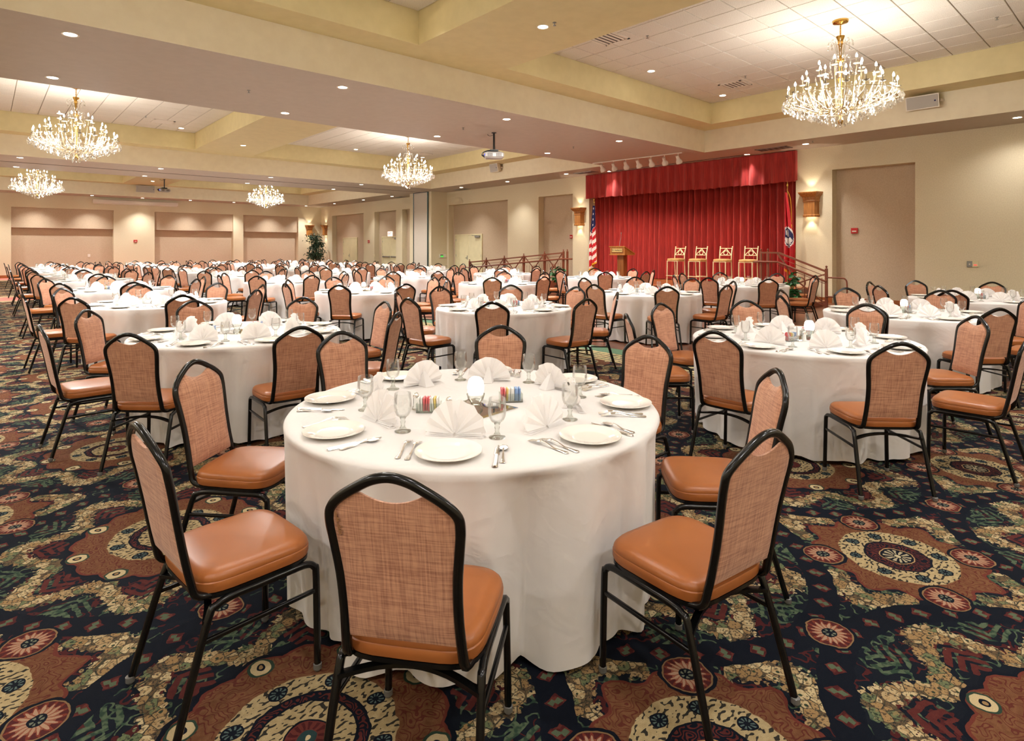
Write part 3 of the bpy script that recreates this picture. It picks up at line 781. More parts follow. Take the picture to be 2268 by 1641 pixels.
# sconces
def sconce(loc, rz, label):
    """wall side is local +y"""
    t = thing('wall_sconce', label, 'sconce', loc, rz, 'wooden wall sconces')
    def stack(name, prof, hollow=False):
        q = Geo(); v = []; f = []
        for z, a, b in prof: v += [(-a, 0, z), (-a + .06, -b, z), (a - .06, -b, z), (a, 0, z)]
        for k in range(len(prof) - 1):
            for i in range(4): f.append((k * 4 + i, k * 4 + (i + 1) % 4, k * 4 + 4 + (i + 1) % 4, k * 4 + 4 + i))
        q.add(v, f); return obj(name, q.mesh(name, 'oak'), t)
    stack('crown', [(.46, .215, .18), (.50, .225, .19), (.55, .235, .2), (.60, .275, .25), (.64, .30, .285), (.67, .31, .30), (.69, .31, .30), (.69, .29, .28), (.5, .16, .15)])
    stack('band', [(.41, .20, .165), (.42, .225, .185), (.45, .225, .185), (.46, .21, .17)])
    stack('body', [(.07, .205, .17), (.42, .205, .17)])
    stack('base', [(.0, .19, .15), (.0, .22, .18), (.04, .225, .185), (.07, .205, .17)])
    for z in (.60, .02):
        q = Geo(); q.box((-.11, -.13, z), (.11, -.02, z + .006)); obj('lamp_glow', q.mesh('lamp_glow', 'sconce_glow'), t)
    spot('sconce_up', (0, -.15, .70), (0, -.05, 1.7), E_SCONCE, 72, .3, .04, (1, .86, .66), t)
    spot('sconce_down', (0, -.12, -.01), (0, -.02, -1), E_SCONCE, 72, .3, .04, (1, .86, .66), t)
sconce((XW - .004, 6.73, 2.38), -pi / 2, 'oak crown-topped wall sconce right of the stage beside the tall recess')
sconce((XW - .004, 15.33, 2.38), -pi / 2, 'oak crown-topped wall sconce left of the stage beside the striped flag')
sconce((XW - .004, 38.2, 2.38), -pi / 2, 'far oak wall sconce on the right of the potted tree')
sconce((16.45, YB - .004, 2.38), 0, 'far oak wall sconce on the left behind the potted tree')
# ------------------------------------------------------------------ chandeliers
def chandelier_meshes():
    D = {}
    D['canopy'] = Geo().lathe([(0, 0), (.125, 0), (.13, -.02), (.12, -.045), (.06, -.06), (.025, -.075), (0, -.08)], 24).mesh('canopy', 'brass', 40)
    q = Geo()
    for k in range(7):
        M = Matrix.Translation((0, 0, -.10 - k * .028)) @ Matrix.Rotation(pi / 2 * (k % 2), 4, 'Z')
        q.sweep([(.012 * cos(a * pi / 5), 0, .019 * sin(a * pi / 5)) for a in range(10)], circ(.006, 5), (0, 1, 0), 0, M, closed=True)
    D['chain'] = q.mesh('chain', 'brass', 60)
    D['cup'] = Geo().lathe([(0, -.28), (.07, -.28), (.065, -.30), (.045, -.35), (.04, -.40), (.05, -.42), (0, -.42)], 16).mesh('cup', 'brass', 40)
    D['stem'] = Geo().lathe([(0, -.40), (.035, -.42), (.02, -.55), (.02, -.66), (.06, -.68), (.065, -.72), (.03, -.76), (.025, -1.0), (.05, -1.03), (.03, -1.08), (.025, -1.45), (.06, -1.48), (.065, -1.52), (.03, -1.56), (.02, -1.72), (.045, -1.76), (.03, -1.82), (0, -1.85)][::-1], 14).mesh('stem', 'brass', 40)
    q = Geo(); q.sweep(catmull([(.03, 0, -.62), (.07, 0, -.52), (.085, 0, -.44), (.12, 0, -.37), (.17, 0, -.36), (.19, 0, -.40)], 4), circ(.009, 6), (0, 1, 0)); D['plume_a'] = q.mesh('plume', 'crystal', 60)
    q = Geo(); q.sweep(catmull([(.04, 0, -.80), (.06, 0, -.70), (.10, 0, -.64), (.15, 0, -.66), (.17, 0, -.74), (.16, 0, -.84), (.19, 0, -.90)], 4), circ(.011, 6), (0, 1, 0)); D['plume_b'] = q.mesh('plume', 'crystal', 60)
    def arm(r, z):
        q = Geo(); q.sweep(catmull([(.03, 0, -1.50), (r * .35, 0, -1.60), (r * .7, 0, min(-1.50, z - .1)), (r * .95, 0, z - .14), (r, 0, z - .03)], 4), circ(.010, 6), (0, 1, 0)); return q.mesh('arm', 'pale_brass', 60)
    D['tiers'] = [(.84, -1.27, 18, arm(.84, -1.27)), (.60, -1.05, 12, arm(.60, -1.05)), (.34, -.84, 6, arm(.34, -.84))]
    q = Geo(); q.lathe([(0, -.03), (.05, -.015), (.055, -.005), (.02, -.01), (.012, 0), (.012, .09), (0, .09)], 10); D['candle'] = q.mesh('candle', 'candle_sleeve', 40)
    D['bulb'] = Geo().lathe([(0, .085), (.012, .09), (.019, .115), (.014, .14), (.004, .165), (0, .17)], 8).mesh('bulb', 'bulb', 60)
    q = Geo(); q.lathe([(0, 0), (.007, -.010), (0, -.018)], 5); q.lathe([(0, -.018), (.020, -.065), (.012, -.088), (0, -.10)], 6); D['drop'] = q.mesh('crystal_drop', 'crystal')
    D['hoops'] = [Geo().sweep([(r * cos(i * 2 * pi / 36), r * sin(i * 2 * pi / 36), z) for i in range(36)], circ(.007, 5), closed=True).mesh('hoop', 'pale_brass', 60) for r, z in ((.92, -1.38), (.62, -1.50), (.36, -1.60))]
    return D
CH = chandelier_meshes()
DROPS = [(.92, -1.36, 46, 1.5), (.86, -1.30, 30, 1.0), (.80, -1.42, 40, 1.6), (.66, -1.48, 34, 1.6), (.50, -1.55, 26, 1.6), (.36, -1.60, 18, 1.6), (.20, -1.68, 10, 1.4), (.08, -1.76, 6, 1.2), (.50, -1.32, 20, 1.3),
         (.19, -.40, 8, .9), (.19, -.90, 8, .8), (.40, -.98, 10, .9), (.62, -1.20, 16, .9)]
def chandelier(x, y, label, near):
    t = thing('chandelier', label, 'chandelier', (x, y, ZC), 0.1 * x, 'crystal chandeliers')
    for k in ('canopy', 'chain', 'cup', 'stem'): obj(k, CH[k], t)
    for i in range(8): obj('crystal_plume', CH['plume_a'], t, rz=i * pi / 4); obj('crystal_plume', CH['plume_b'], t, rz=(i + .5) * pi / 4)
    for h in CH['hoops']: obj('hoop', h, t)
    for r, z, n, am in CH['tiers']:
        for i in range(n):
            a = 2 * pi * (i + .5 * (n == 12)) / n
            p = obj('arm', am, t, rz=a)
            c = obj('candle', CH['candle'], t, (r * cos(a), r * sin(a), z)); obj('bulb', CH['bulb'], c)
    rest = Geo(); dv = [v.co.copy() for v in CH['drop'].vertices]; df = [tuple(p.vertices) for p in CH['drop'].polygons]
    for r, z, n, s in DROPS:
        for i in range(n):
            a = 2 * pi * (i + .37 * n) / n; zz = z + .015 * ((i * 7) % 3 - 1)
            if near: obj('crystal_drop', CH['drop'], t, (r * cos(a), r * sin(a), zz), rot=(0, 0, a * 3), scale=(s, s, s))
            else: rest.add(dv, df, 0, Matrix.Translation((r * cos(a), r * sin(a), zz)) @ Matrix.Scale(s, 4))
    if not near: tag(obj('crystal_drops', rest.mesh('crystal_drops', 'crystal'), t), kind='stuff')
    for r, z, e in ((.0, -1.2, .2), (.68, -1.36, .8)):
        for k in range(1 if r == 0 else 4):
            l = bpy.data.lights.new('chandelier_light', 'POINT'); l.energy = E_CHAND * e / (1 if r == 0 else 4); l.color = (1, .95, .89); l.shadow_soft_size = .12
            obj('chandelier_light', l, t, (r * cos(k * pi / 2 + .4), r * sin(k * pi / 2 + .4), z))
for j, (y0, y1) in enumerate(ZONES):
    for i, x in enumerate((1.71, 11.21)):
        lab = [['large crystal chandelier in the near ceiling bay left of the cross beam', 'largest crystal chandelier, lit, hanging from the brass canopy at upper right'],
               ['lit crystal chandelier at upper left under the second white ceiling bay', 'lit crystal chandelier hanging near the ceiling projector in mid room'],
               ['far crystal chandelier low at the left edge of the picture', 'smallest crystal chandelier, far away in front of the far wall panels']][j][i]
        chandelier(x, (y0 + y1) / 2, lab, (i, j) in ((1, 0), (0, 1)))

# ------------------------------------------------------------------ recessed downlights
RIM = Geo().lathe([(.075, .006), (.075, -.002), (.095, -.006), (.10, 0), (.10, .006)], 24).mesh('trim_ring', 'white_metal', 40)
LENS = Geo().lathe([(0, 0.0), (.076, 0.0)], 24).mesh('lens', 'downlight_lens')
def downlight(x, y, z, label, e=1.0, angle=140, tgt=None, blend=.9):
    t = thing('downlight', label, 'ceiling light', (x, y, z), 0, 'recessed downlights')
    obj('trim_ring', RIM, t); obj('lens', LENS, t, (0, 0, -.0015))
    spot('downlight_beam', (0, 0, -.03), tgt or (0, 0, -1), E_DOWN * e, angle, blend, .07, (1, .975, .945), t)
def nth(k): return ORD[k]
for j, ya in enumerate((9.62, 12.25, 23.72, 26.50)):
    for i, x in enumerate((-2.95, .85, 4.66, 8.46, 12.37)):
        wh = ['near edge of the big beam', 'far edge of the big beam', 'near edge of the partition beam', 'far edge of the partition beam'][j]
        downlight(x, ya, ZS, 'round recessed downlight, %s from left, %s' % (nth(i), wh), 1.35, 158, None, .45)
for zi, (y0, y1) in enumerate(ZONES):
    ym = (y0 + y1) / 2
    for s, wd in ((-2.62, 'near'), (2.62, 'far')):
        downlight(6.46, ym + s, ZM, 'recessed downlight at %s end of the cross beam in the %s ceiling zone' % (wd, ['near', 'middle', 'far'][zi]), 1.0, 120)
    for s, wd in ((-3.95, 'near'), (3.95, 'far')):
        for i, x in enumerate((-1.5, 1.70, 4.91, 8.04, 11.22, 14.40)):
            downlight(x, ym + s, ZC - .006, 'tile ceiling downlight, %s from left, %s edge of the %s ceiling zone' % (nth(i), wd, ['near', 'middle', 'far'][zi]), .75, 100)
for k, (x, y, ang) in enumerate(((16.45, 6.55, 100), (16.98, 8.45, 80), (16.98, 13.63, 80), (16.35, 15.2, 100), (16.4, 18.6, 100), (16.4, 21.8, 100), (16.4, 28.0, 100), (16.4, 31.2, 100), (16.4, 35.0, 100), (16.5, 2.2, 100), (16.5, -1.2, 100))):
    lab = ['beside the right wall sconce', 'over the right end of the red valance', 'over the left end of the red valance', 'beside the left wall sconce', 'above the ramp recess', 'above the ramp double doors', 'above the recess past the pier', 'above the exit doors', 'above the farthest doors', 'over the plain right wall', 'over the right wall behind'][k]
    downlight(x, y, ZS, 'recessed soffit downlight ' + lab, .3 if y < 3 else (.65 if x < 16.9 else .3), 140 if y < 3 else ang)
for i, x in enumerate((-2.6, -.2, 2.0, 4.3, 6.6, 9.0, 11.4, 13.8, 15.9)):
    downlight(x, 38.15, ZS, 'soffit downlight washing the far wall, %s from left' % nth(i), 1.2, 100)

for i, x in enumerate((-2.6, .6, 3.8, 7.0, 10.2, 13.4)):  # fill lights added out of view to brighten surfaces facing the camera
    downlight(x, -2.15, ZS, 'added unseen fill light along the near wall, %s from left' % nth(i), .55, 158, None, .45)
for i, y in enumerate((1.0, 4.2, 7.4, 16.0, 20.0, 30.0, 34.0)):  # second row of added fill, also out of view
    downlight(-3.6, y, ZS, 'added unseen fill light along the left wall, %s from the near corner' % nth(i), .55, 158, None, .45)

# ------------------------------------------------------------------ ceiling and wall equipment
def vent(x, y, z, w, d, label, mat='white_metal', slats=5):
    t = thing('air_vent', label, 'vent', (x, y, z), 0, 'ceiling air vents')
    q = Geo()
    for a, b in (((-w / 2, -d / 2), (w / 2, -d / 2 + .05)), ((-w / 2, d / 2 - .05), (w / 2, d / 2)), ((-w / 2, -d / 2), (-w / 2 + .05, d / 2)), ((w / 2 - .05, -d / 2), (w / 2, d / 2))): q.box(a + (-.012,), b + (.002,))
    obj('frame', q.mesh('frame', mat), t)
    q = Geo(); q.box((-w / 2 + .05, -d / 2 + .05, -.001), (w / 2 - .05, d / 2 - .05, .002)); obj('duct', q.mesh('duct', 'vent_dark'), t)
    for k in range(slats):
        y_ = -d / 2 + .05 + (d - .1) * (k + .5) / slats
        q = Geo(); q.add([(-w / 2 + .05, y_ - .012, -.001), (w / 2 - .05, y_ - .012, -.001), (w / 2 - .05, y_ + .02, -.014), (-w / 2 + .05, y_ + .02, -.014)], [(0, 1, 2, 3)]); obj('slat', q.mesh('slat', mat), t)
vx, vy = floor_at(1628, 187, ZC); vent(vx, vy, ZC - .006, .58, .58, 'square ceiling vent among the tiles below the biggest chandelier')
vx, vy = floor_at(1347, 85, ZC); vent(vx, vy, ZC - .006, .58, .58, 'square ceiling vent tucked behind the cross beam at top centre')
vx, vy = floor_at(361, 269, ZC); vent(vx, vy, ZC - .006, .58, .58, 'square ceiling vent right of the upper left chandelier')
vx, vy = floor_at(938, 341, ZC - .0); vent(vx, vy, ZC - .006, .58, .58, 'square ceiling vent behind the mid-room chandelier')
for (px, py), lab in (((1713, 329), 'flat grey soffit vent above the right end of the valance'), ((1297, 382), 'flat grey soffit vent above the left end of the valance'), ((1016, 417), 'flat grey soffit vent above the double doors'), ((877, 435), 'flat grey soffit vent beyond the wall pier')):
    vx, vy = floor_at(px, py, ZS); vent(vx + (.4 if px < 1100 else 0), vy + (.3 if px < 1100 else 0), ZS, .4, .9, lab, 'grey_metal')
g = Geo(); g.box((0, -2.6, -.010), (.05, 2.6, -.001), 0); g.box((.06, -2.6, -.012), (.1, 2.6, -.001), 1)
t = obj('slot_diffuser', g.mesh('slot_diffuser', ['black_plastic', 'white_metal']), None, (16.95, 11.0, ZS)); tag(t, 'long black slot diffuser in the soffit above the red valance', 'vent')
SPR = Geo(); SPR.lathe([(0, -.05), (.025, -.048), (.026, -.044), (.008, -.04), (.007, -.01), (.03, -.006), (.03, 0), (0, 0)][::-1], 10)
SPM = SPR.mesh('sprinkler', 'grey_metal', 40)
for (px, py, z), lab in (((1228, 50, ZM), 'beside the cross beam downlight'), ((551, 200, ZS), 'on the big beam at left'), ((1026, 283, ZS), 'on the big beam left of the projector'), ((1434, 79, ZC), 'on the near tiles left of the big chandelier'),
                        ((1651, 168, ZC), 'on the tiles above the square vent'), ((2208, 38, ZC), 'on the tiles at top right'), ((1800, 312, ZS), 'above the right recess'), ((1270, 325, ZS), 'on the big beam left of the track lights'),
                        ((1457, 358, ZS), 'between the track lights and the valance'), ((323, 257, ZC), 'on the tiles right of the left chandelier')):
    vx, vy = floor_at(px, py, z); tag(obj('fire_sprinkler', SPM, None, (vx, vy, z)), 'small metal fire sprinkler ' + lab, 'sprinkler', 'ceiling sprinklers')
q = Geo(); q.lathe([(0, -.014), (.10, -.012), (.115, -.004), (.115, 0), (0, 0)], 24); CSM = q.mesh('ceiling_speaker', 'white_plastic', 40)
for (px, py, z), lab in (((1737, 165, ZC), 'left of the biggest chandelier'), ((2225, 57, ZC), 'at top right of the tile ceiling')):
    vx, vy = floor_at(px, py, z); tag(obj('ceiling_speaker', CSM, None, (vx, vy, z)), 'round white ceiling speaker ' + lab, 'speaker', 'round ceiling speakers')

def wall_speaker(loc, rz, tilt, label, w=.52, h=.30):
    t = thing('wall_speaker', label, 'speaker', loc, rz, 'wall-mounted speakers')
    M = Matrix.Translation((0, -.16, 0)) @ Matrix.Rotation(tilt, 4, 'X')
    q = Geo(); q.add([(-w / 2, -.12, -h / 2), (w / 2, -.12, -h / 2), (w / 2 - .06, .10, -h / 2 + .03), (-w / 2 + .06, .10, -h / 2 + .03), (-w / 2, -.12, h / 2), (w / 2, -.12, h / 2), (w / 2 - .06, .10, h / 2 - .03), (-w / 2 + .06, .10, h / 2 - .03)],
                      [(0, 3, 2, 1), (4, 5, 6, 7), (0, 1, 5, 4), (1, 2, 6, 5), (2, 3, 7, 6), (3, 0, 4, 7)], 0, M)
    obj('cabinet', q.mesh('cabinet', 'white_plastic'), t)
    q = Geo(); q.cbox((-w / 2 + .02, -.132, -h / 2 + .02), (w / 2 - .02, -.118, h / 2 - .02), .005, 0, M); obj('grille', q.mesh('grille', 'speaker_grille'), t)
    q = Geo(); q.lathe([(0, 0), (.018, 0), (.018, .004), (0, .004)], 12, 0, M @ Matrix.Translation((w / 2 - .07, -.134, 0)) @ Matrix.Rotation(pi / 2, 4, 'X')); obj('badge', q.mesh('badge', 'flag_blue'), t)
    q = Geo(); q.box((-.06, -.10, -.05), (.06, 0, .05)); q.tube((w / 2 - .03, -.1, 0), (w / 2 + .02, -.02, 0), .03); obj('bracket', q.mesh('bracket', 'white_metal'), t)
def on_face_x(px, py, x):
    r = (px - 1134) / CAM_F; d = x / (CS + r * SN); return d * (SN - r * CS), CAM_H + (CAM_HY - py) / CAM_F * d
def on_face_y(px, py, y):
    r = (px - 1134) / CAM_F; d = y / (SN - r * CS); return d * (CS + r * SN), CAM_H + (CAM_HY - py) / CAM_F * d
y, z = on_face_x(2050, 228, ZX[1]); wall_speaker((ZX[1] - .002, y, z), -pi / 2, .25, 'white wall speaker on the beam face right of the biggest chandelier', .62, .30)
y, z = on_face_x(1105, 372, ZX[1]); wall_speaker((ZX[1] - .002, y, z), -pi / 2, .2, 'white wall speaker below the near projector', .5, .34)
x, z = on_face_y(320, 419, ZONES[2][1]); wall_speaker((x, ZONES[2][1] - .002, z), 0, .2, 'white wall speaker on the far beam face beside the far projector', .9, .36)
def projector(px, py, drop, label, rz, top_z=ZS):
    x, y = floor_at(px, py, top_z)
    t = thing('ceiling_projector', label, 'projector', (x, y, top_z), rz, 'ceiling projectors')
    q = Geo(); q.lathe([(0, 0), (.06, 0), (.06, -.012), (.026, -.02), (.026, -drop), (0, -drop)], 12); obj('pole', q.mesh('pole', 'black_plastic', 40), t)
    q = Geo(); q.box((-.1, -.1, -drop - .03), (.1, .1, -drop)); q.box((-.15, -.015, -drop - .06), (.15, .015, -drop - .03)); obj('mount', q.mesh('mount', 'black_plastic'), t)
    b = -drop - .06
    q = Geo(); q.cbox((-.23, -.18, b - .15), (.23, .18, b), .035); body = obj('body', q.mesh('body', 'projector_shell', 30), t)
    q = Geo()
    for x0 in (-.17, .04):
        for k in range(5): q.box((x0 + k * .027, -.184, b - .115), (x0 + k * .027 + .016, -.178, b - .035))
    obj('side_vents', q.mesh('side_vents', 'vent_dark'), body)
    q = Geo(); q.lathe([(0, .012), (.04, .012), (.05, 0), (.05, -.03), (0, -.03)], 16, 0, Matrix.Translation((-.235, .05, b - .075)) @ Matrix.Rotation(-pi / 2, 4, 'Y')); obj('lens', q.mesh('lens', 'black_plastic', 40), body)
    q = Geo(); q.box((-.236, -.12, b - .08), (-.228, -.04, b - .04)); obj('status_light', q.mesh('status_light', 'blue_glow'), body)
    q = Geo()
    for k in range(4): q.sweep(catmull([(-.02, .03 * k - .05, b + .05), (-.14, .04 * k - .08, b + .04), (-.27, .05 * k - .1, b - .01), (-.29, .05 * k - .1, b - .07), (-.23, .05 * k - .08, b - .10)], 4), circ(.006, 5))
    q.sweep(catmull([(0, 0, -.04), (-.05, .12, -.05), (-.1, .2, -.04), (-.14, .24, 0)], 4), circ(.006, 5)); obj('cables', q.mesh('cables', 'black_plastic', 60), t)
projector(1094, 294, .42, 'white ceiling projector on a black pole under the big beam', radians(-35))
projector(364, 397, .42, 'small far projector on a pole above the far wall screen case', radians(5), ZM)
# screen case on the far wall
t = thing('projection_screen_case', 'long white projection screen case mounted high on the far wall', 'screen', (6.45, YB - .002, 3.98))
g = Geo(); g.cbox((-2.05, -.2, -.02), (2.05, 0, .18), .02); obj('housing', g.mesh('housing', 'white_metal'), t)
g = Geo(); g.box((-2.0, -.15, -.06), (2.0, -.1, -.02)); obj('bottom_bar', g.mesh('bottom_bar', 'white_plastic'), t)
# track lights
a = floor_at(1313, 361, ZS); b = floor_at(1511, 337, ZS)
t = thing('track_light_rail', 'white ceiling track carrying seven spotlights in front of the stage', 'track light', (a[0], a[1], ZS)); L = hypot(b[0] - a[0], b[1] - a[1]); ang = atan2(b[1] - a[1], b[0] - a[0]); t.rotation_euler = (0, 0, ang)
g = Geo(); g.box((0, -.018, -.03), (L, .018, -.002)); obj('track', g.mesh('track', 'white_metal'), t)
hd = Geo(); hd.lathe([(0, .11), (.045, .11), (.05, .03), (.052, 0), (.085, -.05), (.095, -.10), (.09, -.13), (.07, -.135), (0, -.11)], 16); HDM = hd.mesh('lamp_head', 'white_metal', 40)
ARMM = Geo().tube((0, 0, 0), (0, 0, -.10), .012).mesh('swivel', 'white_metal', 40)
for k in range(7):
    u = L * (.115 + .845 * k / 6); sw = obj('swivel', ARMM, t, (u, 0, -.03)); obj('lamp_head', HDM, t, (u, 0, -.19), rot=(radians(28 + 6 * (k % 3)) * 1, radians((k % 3 - 1) * 8), 0))
    wx, wy = a[0] + cos(ang) * u, a[1] + sin(ang) * u
    spot('track_beam', (wx + .05, wy, ZS - .36), (17.4, 8.0 + 6.3 * (1 - k / 6.0), 1.0), E_TRACK, 62, .8, .05, (1, .86, .68))
x_, y_ = 15.68, 9.35
t = thing('spotlight', 'white spotlight clamped to the beam corner beside the stage', 'spotlight', (15.62, on_face_x(1535, 310, 15.62)[0], on_face_x(1535, 310, 15.62)[1]))
obj('lamp_head', HDM, t, (0, 0, 0), rot=(radians(-25), radians(20), 0)); obj('swivel', ARMM, t, (0, 0, .19))

# small wall things
def plate(name, x, y, z, w, h, mat, label, cat, wallside='R', d=.03, extra=None):
    t = thing(name, label, cat, (x, y, z), -pi / 2 if wallside == 'R' else 0)
    q = Geo(); q.cbox((-w / 2, -d, -h / 2), (w / 2, 0, h / 2), .006); obj('plate', q.mesh('plate', mat), t)
    if extra: extra(t)
def alarm_face(t):
    q = Geo(); q.box((-.05, -.045, -.03), (.05, -.03, .0)); obj('pull_bar', q.mesh('pull_bar', 'white_plastic'), t)
y, z = on_face_x(1893, 511, XW + .31); plate('fire_alarm', XW + .305, y, z, .17, .15, 'red_plastic', 'red fire alarm box in the tall recess right of the stage', 'fire alarm', extra=alarm_face)
y, z = on_face_x(1266, 524, XW + .31); plate('fire_alarm', XW + .305, y, z, .15, .14, 'red_plastic', 'red fire alarm box in the recess left of the stage', 'fire alarm', extra=alarm_face)
y, z = on_face_x(817, 535, XW); plate('fire_alarm', XW - .002, y, z, .2, .17, 'red_plastic', 'red fire alarm box between the far doors', 'fire alarm', extra=alarm_face)
x, z = on_face_y(300, 534, YB); plate('fire_alarm', x, YB - .002, z, .18, .14, 'red_plastic', 'red fire alarm box on the far wall between panels', 'fire alarm', 'B', extra=alarm_face)
def toggle(t):
    q = Geo(); q.box((-.012, -.03, -.02), (.012, -.012, .02)); obj('toggle', q.mesh('toggle', 'white_plastic'), t)
y, z = on_face_x(2148, 585, XW); plate('light_switch', XW - .002, y, z, .11, .14, 'grey_metal', 'steel switch plate on the plain right wall', 'light switch', d=.014, extra=toggle)
def red_dot(t):
    q = Geo(); q.box((-.03, -.018, -.03), (.03, -.012, -.01)); obj('indicator', q.mesh('indicator', 'red_text'), t)
y, z = on_face_x(2160.5, 585, XW); plate('light_dimmer', XW - .002, y, z, .12, .15, 'door_paint', 'cream dimmer plate with red indicator on the right wall', 'dimmer', d=.014, extra=red_dot)
y, z = on_face_x(829, 566, XW); plate('light_switch', XW - .002, y, z, .16, .16, 'door_paint', 'cream switch plate left of the exit doors', 'light switch', d=.014, extra=toggle)
x, z = on_face_y(197, 566, YB + .36); plate('wall_socket', x, YB + .358, z, .12, .16, 'white_plastic', 'white socket plate in the first far wall panel', 'socket', 'B', d=.014, extra=toggle)
x, z = on_face_y(980, 567, 24.2)
def screen(t):
    q = Geo(); q.box((-.13, -.045, -.05), (.03, -.028, .02), 0); q.box((-.15, -.04, .03), (.02, -.028, .07), 1); obj('display', q.mesh('display', ['green_screen', 'black_plastic']), t)
plate('wall_controller', x, 24.198, z, .40, .18, 'white_plastic', 'white control panel with green display on the wall pier', 'control panel', 'B', extra=screen)
y, z = on_face_x(865, 518, XW + .30)
t = thing('exit_sign', 'lit white exit sign with red letters above the far doors', 'sign', (XW + .30, y, z), -pi / 2)
g = Geo(); g.cbox((-.24, -.06, -.14), (.24, 0, .14), .01); obj('housing', g.mesh('housing', 'exit_face'), t)
obj('lettering', text_mesh('lettering', 'EXIT', .2, 'red_text'), t, (0, -.062, 0), rot=(pi / 2, 0, 0))

# ------------------------------------------------------------------ things on the stage
def lectern():
    t = thing('lectern', 'oak lectern with slanted top and brass nameplate on the stage', 'lectern', (15.95, y_on(1378, 15.95), SZ), -pi / 2)
    # local -y faces the audience
    q = Geo(); q.cbox((-.24, -.2, 0), (.24, .2, .05), .01); obj('base', q.mesh('base', 'oak'), t)
    q = Geo(); q.cbox((-.13, -.1, .05), (.13, .1, .86), .006); obj('column', q.mesh('column', 'oak_dark'), t)
    q = Geo()
    q.add([(-.30, -.26, .86), (.30, -.26, .86), (.30, .24, .86), (-.30, .24, .86), (-.30, -.26, 1.12), (.30, -.26, 1.12), (.30, .24, .90), (-.30, .24, .90)], [(0, 3, 2, 1), (4, 5, 6, 7), (0, 1, 5, 4), (1, 2, 6, 5), (2, 3, 7, 6), (3, 0, 4, 7)])
    obj('head', q.mesh('head', 'oak'), t)
    q = Geo(); q.add([(-.33, -.29, 1.13), (.33, -.29, 1.13), (.33, .28, .885), (-.33, .28, .885), (-.33, -.29, 1.155), (.33, -.29, 1.155), (.33, .28, .91), (-.33, .28, .91)], [(0, 3, 2, 1), (4, 5, 6, 7), (0, 1, 5, 4), (1, 2, 6, 5), (2, 3, 7, 6), (3, 0, 4, 7)]); obj('desk_top', q.mesh('desk_top', 'oak'), t)
    q = Geo(); q.box((-.32, -.275, .855), (.32, .26, .885)); obj('moulding', q.mesh('moulding', 'oak'), t)
    q = Geo(); q.cbox((-.25, -.272, .92), (.25, -.258, 1.09), .004); obj('panel_frame', q.mesh('panel_frame', 'oak_dark'), t)
    q = Geo(); q.cbox((-.21, -.28, .955), (.21, -.27, 1.07), .004); p = obj('nameplate', q.mesh('nameplate', 'brass_plate'), t)
    obj('lettering', text_mesh('lettering', 'Reading Inn', .062, 'ink'), p, (.05, -.282, 1.02), rot=(pi / 2, 0, 0))
    q = Geo(); q.lathe([(.025, 0), (.03, 0), (.03, .004), (.025, .004)], 16, 0, Matrix.Translation((-.17, -.281, 1.02)) @ Matrix.Rotation(pi / 2, 4, 'X'), closed=True); q.box((-.19, -.284, 1.015), (-.15, -.281, 1.025)); obj('emblem', q.mesh('emblem', 'ink'), p)
    q = Geo(); q.sweep(catmull([(.03, -.2, 1.1), (.03, -.15, 1.3), (-.05, .0, 1.45), (-.18, .18, 1.58)][::1], 5), circ(.006, 6)); q.lathe([(0, -.03), (.014, -.02), (.014, .03), (0, .035)], 8, 0, Matrix.Translation((-.18, .18, 1.59))); m = obj('microphone', q.mesh('microphone', 'grey_metal', 60), t)
lectern()
